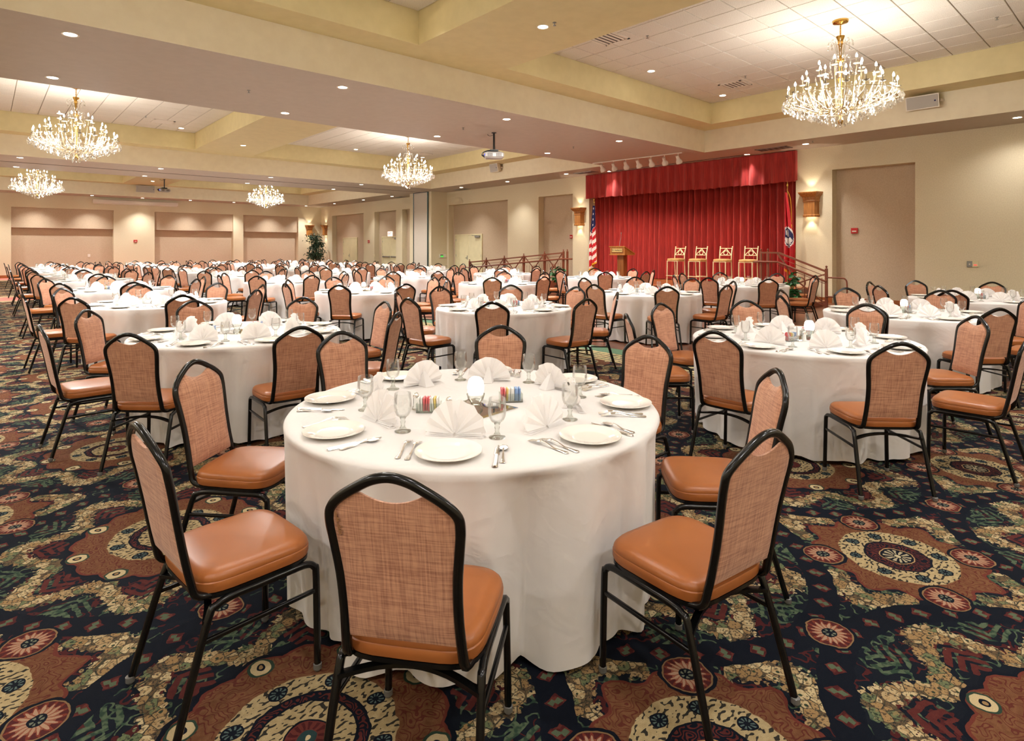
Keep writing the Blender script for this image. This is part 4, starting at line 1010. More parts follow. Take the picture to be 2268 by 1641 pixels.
def stool_meshes():
    D = {}
    D['leg_f'] = Geo().sweep([(.19, -.19, 0), (.185, -.18, .70)], rrect(.013, .013), (0, 1, 0)).mesh('leg', 'champagne', 40)
    D['leg_fl'] = Geo().sweep([(-.19, -.19, 0), (-.185, -.18, .70)], rrect(.013, .013), (0, 1, 0)).mesh('leg', 'champagne', 40)
    D['leg_b'] = Geo().sweep(catmull([(.18, .24, 0), (.18, .20, .40), (.18, .185, .72), (.18, .20, .92), (.185, .245, 1.12)], 4), rrect(.013, .013), (0, 1, 0)).mesh('leg', 'champagne', 40)
    D['leg_bl'] = Geo().sweep(catmull([(-.18, .24, 0), (-.18, .20, .40), (-.18, .185, .72), (-.18, .20, .92), (-.185, .245, 1.12)], 4), rrect(.013, .013), (0, 1, 0)).mesh('leg', 'champagne', 40)
    q = Geo()
    for a in (-1, 1): q.sweep([(.185 * a, -.18, .69), (.18 * a, .19, .69)], rect(.011, .011))
    q.sweep([(-.19, -.18, .69), (.19, -.18, .69)], rect(.011, .011)); q.sweep([(-.18, .19, .69), (.18, .19, .69)], rect(.011, .011)); D['seat_frame'] = q.mesh('seat_frame', 'champagne')
    q = Geo(); q.sweep([(-.20, -.20, .24), (.20, -.20, .24)], rrect(.022, .011)); D['footrest'] = q.mesh('footrest', 'champagne')
    q = Geo()
    for a in (-1, 1): q.sweep([(.188 * a, -.19, .24), (.18 * a, .22, .22)], rect(.008, .008))
    q.sweep([(-.18, .222, .24), (.18, .222, .24)], rect(.008, .008)); D['stretcher'] = q.mesh('stretcher', 'champagne')
    n = 24; q = Geo(); v = []; f = []
    def so(a, s): c_, s_ = cos(a), sin(a); return (s * .215 * abs(c_) ** .45 * (1 if c_ > 0 else -1), s * .215 * abs(s_) ** .45 * (1 if s_ > 0 else -1))
    prof = [(.95, .70), (1.0, .72), (1.0, .745), (.93, .765), (.6, .775), (0.01, .778)]
    for s, z in prof:
        for i in range(n): a, b = so(2 * pi * i / n, s); v.append((a, b, z))
    for k in range(len(prof) - 1):
        for i in range(n): f.append((k * n + i, k * n + (i + 1) % n, k * n + n + (i + 1) % n, k * n + n + i))
    f.append(tuple(range(n - 1, -1, -1))); q.add(v, f); D['cushion'] = q.mesh('cushion', 'gold_seat', 50)
    yb = lambda z: .20 + (z - .92) * .225
    q = Geo(); P = lambda x, z: (x, yb(z), z)
    for a, b in (((-.185, 1.08), (.185, 1.08)), ((-.18, .88), (.18, .88)), ((-.17, .885), (0, 1.07)), ((.17, .885), (0, 1.07))): q.sweep([P(*a), P(*b)], rrect(.010, .010), (0, 1, 0))
    D['back_bars'] = q.mesh('back_bars', 'champagne', 40)
    q = Geo(); q.sweep([P(.062 * cos(i * pi / 12), .948 + .062 * sin(i * pi / 12)) for i in range(24)], rrect(.008, .008), (0, 1, 0), closed=True); D['ring'] = q.mesh('ring', 'champagne', 40)
    q = Geo()
    for a in (-1, 1): q.lathe([(0, 0), (.02, 0), (.02, .02), (0, .03)], 10, 0, Matrix.Translation((.185 * a, .245, 1.118)))
    D['finial'] = q.mesh('finial', 'champagne', 40)
    return D
SM_ = stool_meshes()
for k, px in enumerate((1497, 1545, 1600, 1657)):
    t = thing('bar_stool', 'champagne metal bar stool with gold seat on the stage, %s from the lectern' % ORD[k], 'bar stool', (15.95, y_on(px, 15.95), SZ), -pi / 2 + (k - 1.5) * .05, 'bar stools on the stage')
    for n in ('seat_frame', 'footrest', 'cushion', 'ring', 'finial'): obj(n, SM_[n], t)
    obj('back_frame', SM_['back_bars'], t); obj('stretcher', SM_['stretcher'], t)
    for n in ('leg_f', 'leg_fl', 'leg_b', 'leg_bl'): obj('leg', SM_[n], t)
# flags
def flag(x, y, kind, label):
    t = thing('flag_on_pole', label, 'flag', (x, y, SZ), 0)
    q = Geo(); q.lathe([(0, 0), (.16, 0), (.16, .02), (.06, .06), (.03, .10), (0, .1)], 20); obj('stand', q.mesh('stand', 'brass', 40), t)
    q = Geo(); q.lathe([(0, .05), (.014, .05), (.014, 2.78), (0, 2.78)], 10); obj('pole', q.mesh('pole', 'oak', 40), t)
    q = Geo(); q.lathe([(0, 2.77), (.03, 2.79), (.012, 2.82), (.03, 2.86), (.022, 2.91), (.004, 2.98), (0, 2.99)], 10); obj('finial', q.mesh('finial', 'brass', 50), t)
    nI, nJ = 34, 66; v = []; f = []; mi = []; s = 1 if kind == 'us' else -1
    for j in range(nJ + 1):
        w = j / nJ; z = 2.66 - 2.12 * w
        wid = .05 + .26 * min(1, w * 1.5) ** 1.2
        for i in range(nI + 1):
            u = i / nI; fold = sin(u * 4.5 * pi + 1.5 * w) * (.05 + .05 * w)
            lo = -.35 * max(0, (u - .35)) * (1 if w > .9 else 0) 
            # hangs mostly along the wall direction, off the pole
            v.append((-.05 + fold, s * (-.04 + (u - .15) * wid), z + .16 * (1 - abs(2 * u - 1)) * (-w) - .10 * u * w + lo))
    for j in range(nJ):
        for i in range(nI):
            f.append((j * (nI + 1) + i, j * (nI + 1) + i + 1, (j + 1) * (nI + 1) + i + 1, (j + 1) * (nI + 1) + i))
            u, w = (i + .5) / nI, (j + .5) / nJ
            if j >= nJ - 2 or (kind != 'us' and i >= nI - 1) or (kind == 'us' and i == 0 and w > .45): m = 3
            elif kind == 'us':
                if w < .46 - .25 * abs(u - .55): m = 2 if not ((i % 6 in (2, 3)) and (j % 6 in (2, 3))) else 1
                else: m = 0 if (int((w * 15 - u * 3.4) + 20) % 2) else 1
            else:
                d = hypot((w - .55) / .135, (u - .55) / .42)
                star = d < .78 and (hypot((w - .50) / .045, (u - .48) / .17) < 1 or hypot((w - .60) / .045, (u - .68) / .17) < 1 or hypot((w - .60) / .045, (u - .40) / .15) < 1)
                m = 1 if star else (2 if d < .86 else (1 if d < 1 else 0))
            mi.append(m)
    q = Geo(); q.add(v, f); q.m = mi; obj('banner', q.mesh('banner', ['flag_red', 'flag_white', 'flag_blue', 'gold_fringe'], 180), t)
    q = Geo(); q.sweep(catmull([(0.01, 0, 2.72), (.03, s * .07, 2.5), (.03, s * .10, 2.1), (.02, s * .10, 1.75)], 6), circ(.008, 6)); q.lathe([(0, 0), (.022, -.02), (.026, -.12), (0, -.12)], 8, 0, Matrix.Translation((.02, s * .10, 1.77))); obj('tassel_cord', q.mesh('tassel_cord', 'gold_fringe', 60), t)
flag(16.95, y_on(1316, 16.95), 'us', 'striped flag with stars and gold fringe on a pole left of the curtain')
flag(17.0, 7.27, 'tn', 'red flag with blue starred disc on a pole right of the curtain')

# ------------------------------------------------------------------ plants
def leaf_mesh(w, l, mat):
    q = Geo(); q.add([(0, 0, 0), (w * .8, l * .3, .012), (w, l * .55, 0), (0, l, -.02), (-w, l * .55, 0), (-w * .8, l * .3, .012), (0, l * .45, -.015)], [(0, 1, 6), (1, 2, 6), (2, 3, 6), (3, 4, 6), (4, 5, 6), (5, 0, 6)]); return q.mesh('leaf', mat, 180)
LF = leaf_mesh(.045, .13, 'leaf'); LD = leaf_mesh(.028, .12, 'leaf_dark')
def bush(x, y, z, label, seed, n=90, spread=.30, h=.55):
    rnd = random.Random(seed)
    t = thing('potted_plant', label, 'plant', (x, y, z), 0, 'green plants beside the stage')
    q = Geo(); q.lathe([(0, 0), (.11, 0), (.15, .24), (.16, .26), (.14, .26), (.13, .22), (0, .22)], 18); obj('pot', q.mesh('pot', 'planter', 40), t)
    q = Geo(); ends = []
    for k in range(16):
        a = rnd.uniform(0, 2 * pi); r = rnd.uniform(.25, 1) * spread; zt = .28 + rnd.uniform(.1, 1) * h * (1 - .35 * r / spread)
        P = [(.03 * cos(a), .03 * sin(a), .22), (r * .4 * cos(a), r * .4 * sin(a), .22 + (zt - .2) * .7), (r * cos(a), r * sin(a), zt)]
        q.sweep(catmull(P, 3), circ(.006, 4)); ends.append((P, a))
    obj('stems', q.mesh('stems', 'leaf'), t)
    for k in range(n):
        P, a = ends[k % len(ends)]; s = rnd.uniform(.35, 1.05); p = Vector(P[1]).lerp(Vector(P[2]), s)
        obj('leaf', LF, t, p, rot=(rnd.uniform(-.9, .5), rnd.uniform(-.6, .6), rnd.uniform(0, 2 * pi)), scale=[rnd.uniform(.8, 1.35)] * 3)
bush(14.36, y_on(1752, 14.36), 0.0, 'leafy green plant at the right front corner of the stage', 5, 110, .30, .85)
bush(14.36, y_on(1238, 14.36), 0.0, 'leafy green plant at the left front corner of the stage', 6, 110, .30, .75)
def tree(x, y, label):
    rnd = random.Random(11); t = thing('potted_tree', label, 'tree', (x, y, 0))
    q = Geo(); q.lathe([(0, 0), (.18, 0), (.24, .38), (.25, .42), (.22, .42), (.2, .36), (0, .36)], 20); obj('pot', q.mesh('pot', 'planter', 40), t)
    q = Geo(); tips = []
    q.sweep(catmull([(0, 0, .36), (.04, 0, .8), (-.03, .02, 1.2), (.02, 0, 1.7)], 4), circ(.03, 6))
    for k in range(40):
        z = rnd.uniform(.85, 2.35); a = rnd.uniform(0, 2 * pi); r = rnd.uniform(.12, .46) * (1 - .25 * abs(z - 1.6)); off = Vector((-.18 if z > 2.0 else (.15 if z > 1.4 else -.05), 0, 0))
        e = Vector((r * cos(a), r * sin(a), z)) + off; q.sweep(catmull([(0, 0, max(.7, z - .6)), tuple(e * .5 + Vector((0, 0, z * .5 - .05))), tuple(e)], 3), circ(.008, 4)); tips.append(e)
    obj('trunk', q.mesh('trunk', 'bark', 60), t)
    lv = [v.co.copy() for v in LD.vertices]; lf = [tuple(p.vertices) for p in LD.polygons]; q = Geo()
    for k in range(1500):
        e = tips[k % 40]; p = e + Vector((rnd.gauss(0, .12), rnd.gauss(0, .12), rnd.gauss(-.03, .11)))
        q.add(lv, lf, 0, Matrix.Translation(p) @ Matrix.Rotation(rnd.uniform(0, 6.3), 4, 'Z') @ Matrix.Rotation(rnd.uniform(-1.4, .2), 4, 'X') @ Matrix.Scale(rnd.uniform(.8, 1.4), 4))
    tag(obj('foliage', q.mesh('foliage', 'leaf_dark', 180), t), kind='stuff')
tree(16.35, 37.6, 'potted ficus tree between the two far sconces in the corner')
# ------------------------------------------------------------------ chair
def chair_meshes(lod):
    D = {}; k = 4 if lod == 0 else 2
    pr = rrect(.0125, .0125, .5) if lod == 0 else rect(.012, .012)
    half = [(.170, -.05, .402), (.168, -.14, .402), (.162, -.196, .416), (.158, -.214, .47), (.154, -.232, .56), (.156, -.25, .66), (.166, -.268, .755), (.171, -.279, .806), (.166, -.286, .842), (.138, -.296, .874), (.09, -.305, .906), (.046, -.311, .929), (0, -.313, .938)]
    path = catmull(half + [(-x, y, z) for x, y, z in half[-2::-1]], k)
    D['back_frame'] = Geo().sweep(path, rrect(.0115, .013, .6) if lod == 0 else rect(.011, .0125), (1, 0, 0)).mesh('back_frame', 'black_metal', 50)
    # upholstered back panel
    zs = [p[2] for p in half]; hx = lambda z: interp(z, zs[2:9], [p[0] for p in half[2:9]]) - .006
    yb = lambda z: interp(z, zs[3:], [p[1] for p in half[3:]])
    xs_, zt_ = [p[0] for p in half[8:]][::-1], [p[2] for p in half[8:]][::-1]
    def ztop(x):
        x = abs(x); z = interp(x, xs_, zt_) - .012
        if x < .088: z = min(z, .868 + (interp(.088, xs_, zt_) - .012 - .868) * (x / .088) ** 2)
        return z
    nI, nJ = (28, 16) if lod == 0 else (12, 6); fr = []; bk = []; v = []; f = []
    for j in range(nJ + 1):
        s = j / nJ
        for i in range(nI + 1):
            u = -1 + 2 * i / nI; zt = ztop(u * .166); z = .478 + (zt - .478) * s; x = u * hx(min(z, .8))
            if z > .8: x = u * (hx(.8) + (.161 - hx(.8)) * min(1, (z - .8) / .05))
            e = (1 - abs(u) ** 8) * (1 - abs(2 * s - 1) ** 10)
            fr.append((x, yb(z) + .003 + .016 * e, z)); bk.append((x, yb(z) - .004 - .007 * e, z))
    v = fr + bk; o = len(fr); w = nI + 1
    for j in range(nJ):
        for i in range(nI):
            a = j * w + i; f.append((a, a + 1, a + w + 1, a + w)); f.append((o + a, o + a + w, o + a + w + 1, o + a + 1))
    for i in range(nI): f.append((i, o + i, o + i + 1, i + 1)); a = nJ * w + i; f.append((a, a + 1, o + a + 1, o + a))
    for j in range(nJ): a = j * w; f.append((a, a + w, o + a + w, o + a)); a += nI; f.append((a, o + a, o + a + w, a + w))
    D['backrest'] = Geo().add(v, f).mesh('backrest', 'woven_fabric', 60)
    # seat cushion
    n = 36 if lod == 0 else 20
    def so(a, s, fx=1.0):
        c_, s_ = cos(a), sin(a); x = s * .203 * abs(c_) ** .42 * (1 if c_ > 0 else -1); y = s * .198 * abs(s_) ** .42 * (1 if s_ > 0 else -1)
        return x * (1 + .03 * y / .2), y - .003
    prof = [(.94, .410), (.985, .414), (1.0, .428), (1.0, .444), (.988, .447), (.992, .450), (.975, .462), (.93, .472), (.8, .478), (.5, .482), (.02, .483)] if lod == 0 else [(.97, .412), (1.0, .43), (.985, .458), (.9, .474), (.5, .481), (.02, .483)]
    v = []; f = []
    for s, z in prof:
        for i in range(n): a, b = so(2 * pi * i / n, s); v.append((a, b, z))
    for q in range(len(prof) - 1):
        for i in range(n): f.append((q * n + i, q * n + (i + 1) % n, q * n + n + (i + 1) % n, q * n + n + i))
    f.append(tuple(range(n - 1, -1, -1))); f.append(tuple((len(prof) - 1) * n + i for i in range(n)))
    D['seat'] = Geo().add(v, f).mesh('seat', 'vinyl', 40)
    v = []
    for z in (.398, .411):
        for i in range(n): a, b = so(2 * pi * i / n, .985); v.append((a, b, z))
    D['seat_pan'] = Geo().add(v, [(i, (i + 1) % n, n + (i + 1) % n, n + i) for i in range(n)] + [tuple(range(n - 1, -1, -1)), tuple(range(n, 2 * n))]).mesh('seat_pan', 'black_metal', 40)
    P = rrect(.011, .011, .5) if lod == 0 else rect(.0105, .0105)
    for sx, tg in ((1, 'r'), (-1, 'l')):
        D['legf' + tg] = Geo().sweep(catmull([(.204 * sx, .192, .014), (.198 * sx, .190, .33), (.197 * sx, .182, .368), (.196 * sx, .155, .386), (.195 * sx, .08, .388), (.195 * sx, -.02, .388)], k), P, (0, 1, 0)).mesh('leg', 'black_metal', 50)
        D['legr' + tg] = Geo().sweep(catmull([(.195 * sx, -.02, .388), (.195 * sx, -.10, .388), (.197 * sx, -.15, .378), (.2 * sx, -.178, .34), (.214 * sx, -.275, .014)], k), P, (0, 0, 1)).mesh('leg', 'black_metal', 50)
        D['str' + tg] = Geo().sweep([(.199 * sx, .190, .285), (.203 * sx, -.197, .285)], rrect(.007, .007) if lod == 0 else rect(.006, .006)).mesh('side_stretcher', 'black_metal', 50)
    D['rear'] = Geo().sweep(catmull([(-.2, -.182, .338), (-.1, -.14, .348), (0, -.125, .352), (.1, -.14, .348), (.2, -.182, .338)], k), rect(.011, .006)).mesh('rear_stretcher', 'black_metal', 50)
    D['glide'] = Geo().lathe([(0, 0), (.010, 0), (.012, .005), (.0150, .007), (.0150, .024), (.012, .026), (0, .026)], 10).mesh('glide', 'clear_glide', 40)
    return D
CHM = [chair_meshes(0), chair_meshes(1)]
FEET = {'legfr': (.204, .192, 0), 'legfl': (-.204, .192, 0), 'legrr': (.214, -.277, 0), 'legrl': (-.214, -.277, 0)}
def chair(x, y, z, rz, lod, label):
    D = CHM[lod]
    t = thing('banquet_chair', label, 'chair', (x, y, z), rz, 'chairs around the banquet tables')
    for n in ('back_frame', 'backrest', 'seat', 'seat_pan'): obj(n, D[n], t)
    for n in ('legfr', 'legfl', 'legrr', 'legrl'):
        l = obj('leg', D[n], t)
        if lod == 0: obj('glide', D['glide'], l, FEET[n])
    obj('side_stretcher', D['strr'], t); obj('side_stretcher', D['strl'], t); obj('rear_stretcher', D['rear'], t)
    return t

# ------------------------------------------------------------------ tablecloth
TZ, TR = 0.755, 0.862
def cloth_mesh(seed, seg, rows, amp=.03):
    rnd = random.Random(seed); v = []; f = []
    comps = [(rnd.choice((5, 7, 9, 11)), rnd.uniform(0, 6.3), .5), (rnd.choice((13, 15, 17)), rnd.uniform(0, 6.3), .8), (rnd.choice((19, 21, 23)), rnd.uniform(0, 6.3), .6), (rnd.choice((29, 31)), rnd.uniform(0, 6.3), .3)]
    lean = [rnd.uniform(-.3, .3) for _ in comps]
    def fold(th, s):
        w = sum(a * sin(n * th + p + l * s * 2) for (n, p, a), l in zip(comps, lean))
        return (max(w, -.9) + .25 * max(0, w) ** 2) / 1.6
    flutes = [(rnd.choice((6, 7, 8)), rnd.uniform(0, 6.3), .8, rnd.uniform(-.2, .2)), (rnd.choice((11, 12, 13)), rnd.uniform(0, 6.3), 1.0, rnd.uniform(-.3, .3)), (rnd.choice((17, 18, 19)), rnd.uniform(0, 6.3), .5, rnd.uniform(-.3, .3))]
    def flute(th, s):
        return sum(a_ * (sqrt(sin(n_ * th / 2 * 1.0 + p_ + l_ * s) ** 2 + .004)) for n_, p_, a_, l_ in flutes) / 2.3 - 1.0
    rings = [(0.02, 0), (.3, 0), (.6, 0), (.84, 0)]
    for r, _ in rings:
        for i in range(seg): a = 2 * pi * i / seg; v.append((TR * r * cos(a), TR * r * sin(a), TZ))
    prof = [(.955, TZ - .000), (.975, TZ - .002), (.990, TZ - .008), (.998, TZ - .018)]
    for r, z in prof:
        for i in range(seg): a = 2 * pi * i / seg; v.append((TR * r * cos(a), TR * r * sin(a), z))
    for j in range(1, rows + 1):
        s = j / rows
        for i in range(seg):
            a = 2 * pi * i / seg; w = fold(a, s); k = s ** .45
            r = min(TR * .999 + amp * k * 3.3 * flute(a, s) + amp * .35 * k * w + .022 * k, TR + .005)
            z = TZ - .018 - s * (TZ - .030) + (.012 * (1 - w) * s ** 4 if j == rows else 0)
            da = .010 * k * sin(23 * a + seed) 
            v.append((r * cos(a + da), r * sin(a + da), max(.006, z)))
    nr = len(v) // seg
    f.append(tuple(range(seg)))
    for q in range(nr - 1):
        for i in range(seg): f.append((q * seg + i, (q + 1) * seg + i, (q + 1) * seg + (i + 1) % seg, q * seg + (i + 1) % seg))
    return Geo().add(v, f).mesh('tablecloth', 'cloth', 180)
CLOTH = [cloth_mesh(k, 300, 30, .055) for k in range(3)]
CLOTH_FAR = [cloth_mesh(10 + k, 140, 9, .045) for k in range(3)]
q = Geo().lathe([(0, TZ - .03), (TR - .03, TZ - .03), (TR - .03, TZ - .006), (0, TZ - .006)], 40); TOP = q.mesh('tabletop', 'oak_dark', 40)

# ------------------------------------------------------------------ place settings
PLATE = Geo().lathe([(0, .003), (.055, .003), (.062, .0), (.068, .003), (.082, .009), (.118, .016), (.122, .0175), (.121, .020), (.085, .0135), (.076, .0085), (.06, .0075), (0, .0075)], 40).mesh('dinner_plate', 'china', 50)
PLATE_FAR = Geo().lathe([(0, .0), (.065, .0), (.12, .016), (.121, .020), (.085, .013), (.07, .0075), (0, .0075)], 18).mesh('dinner_plate', 'china', 50)
def glass_meshes(n):
    bowl = Geo().lathe([(.0, .0555), (.012, .056), (.025, .066), (.0335, .084), (.0365, .105), (.0355, .13), (.0335, .155), (.0325, .157), (.032, .155), (.0345, .13), (.0352, .105), (.0325, .086), (.024, .069), (.012, .0595), (0, .059)], n).mesh('bowl', 'glass', 60)
    stem = Geo().lathe([(0, 0), (.0325, 0), (.033, .003), (.026, .006), (.014, .012), (.009, .022), (.0085, .034), (.0115, .040), (.008, .047), (.013, .056), (0, .058)], n).mesh('stem', 'thick_glass', 60)
    return bowl, stem
GL = [glass_meshes(28), glass_meshes(12)]
def napkin_mesh(seed):
    rnd = random.Random(seed); g = Geo(); n = 13; H_ = .128
    # standing pleated fan, front face looks along -y, pivot at base centre
    for lay, (yo, hs) in enumerate(((0, 1.0), (.010, .985))):
        v = []; f = []
        for i in range(n + 1):
            a = radians(-86 + 172 * i / n); zig = (.006 if i % 2 else -.006)
            rr = H_ * hs * (1 + .03 * (i % 2) - .0) * (1.0 + .04 * cos(a * 2)) * rnd.uniform(.985, 1.01)
            for s in (.06, .5, 1.0):
                x = rr * s * sin(a) * .98; z = .006 + rr * s * cos(a) * .97
                v.append((x, yo + zig * (s + .15) + .022 * s * cos(a) + .006 * s * s, max(z, .003)))
        for i in range(n):
            for k in range(2): a = i * 3 + k; f.append((a, a + 3, a + 4, a + 1))
        g.add(v, f)
    # supporting tail behind and loose layers at the foot
    g.add([(0, .012, .10), (-.028, .085, .002), (.028, .085, .002), (-.03, .018, .003), (.03, .018, .003)], [(0, 1, 2), (0, 3, 1), (0, 2, 4)])
    for sx in (-1, 1):
        for k in range(3):
            g.add([(0, -.012 + k * .004, .002 + k * .004), (sx * (.118 - k * .006), -.016 + k * .008, .002 + k * .005), (sx * (.125 - k * .008), .018 + k * .004, .004 + k * .010), (sx * .03, .022, .006 + k * .004)], [(0, 1, 2, 3) if sx > 0 else (3, 2, 1, 0)])
    return g.mesh('fan_napkin', 'napkin', 25)
NAPK = [napkin_mesh(k) for k in range(3)]
def strip(outline_w, prof_z, th):
    """flat cutlery piece along +y : list of (y, half width), z(y)"""
    v = []; f = []
    for y, w_ in outline_w: z = prof_z(y); v += [(-w_, y, z), (w_, y, z), (w_ * .6, y, z + th), (-w_ * .6, y, z + th)]
    for k in range(len(outline_w) - 1):
        for i in range(4): f.append((k * 4 + i, k * 4 + (i + 1) % 4, k * 4 + 4 + (i + 1) % 4, k * 4 + 4 + i))
    f += [(3, 2, 1, 0), tuple(4 * (len(outline_w) - 1) + i for i in range(4))]
    return v, f
hz = lambda y: .002 + .012 * max(0, 1 - ((y - .03) / .055) ** 2) * (1 if -.03 < y < .09 else 0)
HAND = [(-.1, .004), (-.097, .0095), (-.09, .0105), (-.07, .008), (-.03, .0045), (.01, .0035), (.03, .004)]
g = Geo(); g.add(*strip(HAND, hz, .003)); g.add(*strip([(.03, .004), (.037, .011), (.05, .0125), (.056, .0125)], hz, .003))
for k in range(4): x = -.0105 + k * .007; v, f = strip([(.055, .0022), (.075, .002), (.098, .0012)], hz, .0022); g.add(v, f, 0, Matrix.Translation((x, 0, 0)))
FORK = g.mesh('dinner_fork', 'steel', 40)
g = Geo(); g.add(*strip([(-.115, .005), (-.11, .0105), (-.09, .010), (-.03, .008), (.0, .0075)], lambda y: .001, .006)); g.add(*strip([(.0, .007), (.01, .010), (.07, .0105), (.09, .008), (.108, .001)], lambda y: .002, .002)); KNIFE = g.mesh('dinner_knife', 'steel', 40)
g = Geo(); g.add(*strip([(a * .85, b) for a, b in HAND], hz, .003)); n = 14; v = []; f = []
for s, z in ((1.0, .010), (.75, .005), (.35, .0025)): v += [(.0165 * s * cos(2 * pi * i / n), .055 + .026 * s * sin(2 * pi * i / n), z) for i in range(n)]
v += [(.0175 * cos(2 * pi * i / n), .055 + .0275 * sin(2 * pi * i / n), .0085) for i in range(n)]
for k in range(2):
    for i in range(n): f.append((k * n + i, k * n + (i + 1) % n, k * n + n + (i + 1) % n, k * n + n + i))
f.append(tuple(2 * n + i for i in range(n)))
for i in range(n): f.append((3 * n + i, 3 * n + (i + 1) % n, (i + 1) % n, i))
f.append(tuple(3 * n + i for i in range(n - 1, -1, -1)))
g.add(v, f); SPOON = g.mesh('teaspoon', 'steel', 50)
# centrepieces
def lamp_meshes():
    base = Geo().lathe([(0, 0), (.032, 0), (.034, .006), (.03, .012), (.022, .022), (.024, .032), (.036, .045), (.042, .066), (.043, .070), (0, .070)], 20).mesh('glass_base', 'thick_glass', 60)
    g = Geo(); n = 24; v = []; f = []; prof = [(.032, .070), (.036, .078), (.0375, .095), (.037, .112), (.034, .128), (.028, .140), (.018, .147), (.001, .149)]
    for k, (r, z) in enumerate(prof):
        for i in range(n): rr = r * (1 + .035 * (1 if (i + k) % 2 else -1) * (k < 6)); v.append((rr * cos(2 * pi * i / n), rr * sin(2 * pi * i / n), z))
    for k in range(len(prof) - 1):
        for i in range(n): f.append((k * n + i, k * n + (i + 1) % n, k * n + n + (i + 1) % n, k * n + n + i))
    f.append(tuple(range(n - 1, -1, -1)))
    return base, g.add(v, f).mesh('glowing_globe', 'candle_glow')
LBASE, LGLOBE = lamp_meshes()
g = Geo(); g.add([(-.14, -.14, 0), (.14, -.14, 0), (.14, .14, 0), (-.14, .14, 0), (-.14, -.14, .003), (.14, -.14, .003), (.14, .14, .003), (-.14, .14, .003), (-.122, -.122, .006), (.122, -.122, .006), (.122, .122, .006), (-.122, .122, .006)],
            [(0, 3, 2, 1), (0, 1, 5, 4), (1, 2, 6, 5), (2, 3, 7, 6), (3, 0, 4, 7), (4, 5, 9, 8), (5, 6, 10, 9), (6, 7, 11, 10), (7, 4, 8, 11), (8, 9, 10, 11)]); TILE = g.mesh('mirror_tile', 'mirror')
g = Geo()
for a, b in (((-.055, -.03, 0), (.055, .03, .005)), ((-.055, -.03, 0), (-.051, .03, .04)), ((.051, -.03, 0), (.055, .03, .04)), ((-.055, -.03, 0), (.055, -.026, .042)), ((-.055, .026, 0), (.055, .03, .042))): g.box(a, b)
CADDY = g.mesh('glass_tray', 'thick_glass')
PK = {}
for nm in ('pink', 'white', 'blue', 'yellow'): g = Geo(); g.cbox((-.0042, -.022, .006), (.0042, .022, .066), .0015); PK[nm] = g.mesh('sugar_packet', 'packet_' + nm)
def caddy_fill(order):
    g = Geo()
    for k, m in enumerate(order): g.cbox((-.046 + k * .0092, -.021, .006), (-.042 + k * .0092, .021, .064 + .006 * (k % 2)), .001, m)
    return g.mesh('packets', ['packet_pink', 'packet_white', 'packet_blue', 'packet_yellow'])
FILL = [caddy_fill((0, 0, 0, 3, 3, 1, 1, 2, 2, 2)), caddy_fill((1, 0, 0, 1, 0, 0, 0, 1, 2, 2))]
SH_B = Geo().lathe([(0, 0), (.016, 0), (.019, .005), (.014, .02), (.013, .055), (0, .055)], 12)
SH_S, SH_P = SH_B.mesh('glass_body', 'salt', 40), SH_B.mesh('glass_body', 'thick_glass', 40)
SH_C = Geo().lathe([(.0135, .055), (.0145, .057), (.0135, .068), (.008, .077), (0, .08)], 12).mesh('metal_cap', 'steel', 40)

# ------------------------------------------------------------------ the tables
COLX = [1.70, 5.02, 8.22, 11.50]
ROWY = [2.12, 5.60, 9.42, 13.25, 17.0, 20.3, 23.4, 26.4, 29.45]
FIX = {(0, 0): (1.76, 2.23), (0, 1): (1.70, 5.52), (0, 2): (1.78, 9.25), (0, 3): (1.86, 12.8), (1, 0): (5.06, 2.05), (1, 1): (4.95, 5.68), (1, 2): (5.0, 9.42), (2, 0): (7.98, 2.05), (2, 1): (8.36, 5.88), (2, 2): (8.22, 9.6), (3, 0): (10.95, 1.92), (3, 1): (11.62, 5.85), (3, 2): (11.75, 9.78)}
COLN = ['leftmost', 'second-from-left', 'third-from-left', 'stage-side']
SEAT = ['front', 'front-right', 'right', 'back-right', 'back', 'back-left', 'left', 'front-left']
rnd = random.Random(21)
RS = 1.085
HERO = {225: (0.0, -.01, -.12), 270: (.02, .05, -.12), 180: (.0, .02, .10), 135: (.0, .02, -.08), 90: (.06, -.02, .03), 45: (0, -.02, .0), 0: (0, -.03, .04), 315: (.0, -.05, -.02)}
FAR_CUT = 9.6
n_cut = 0
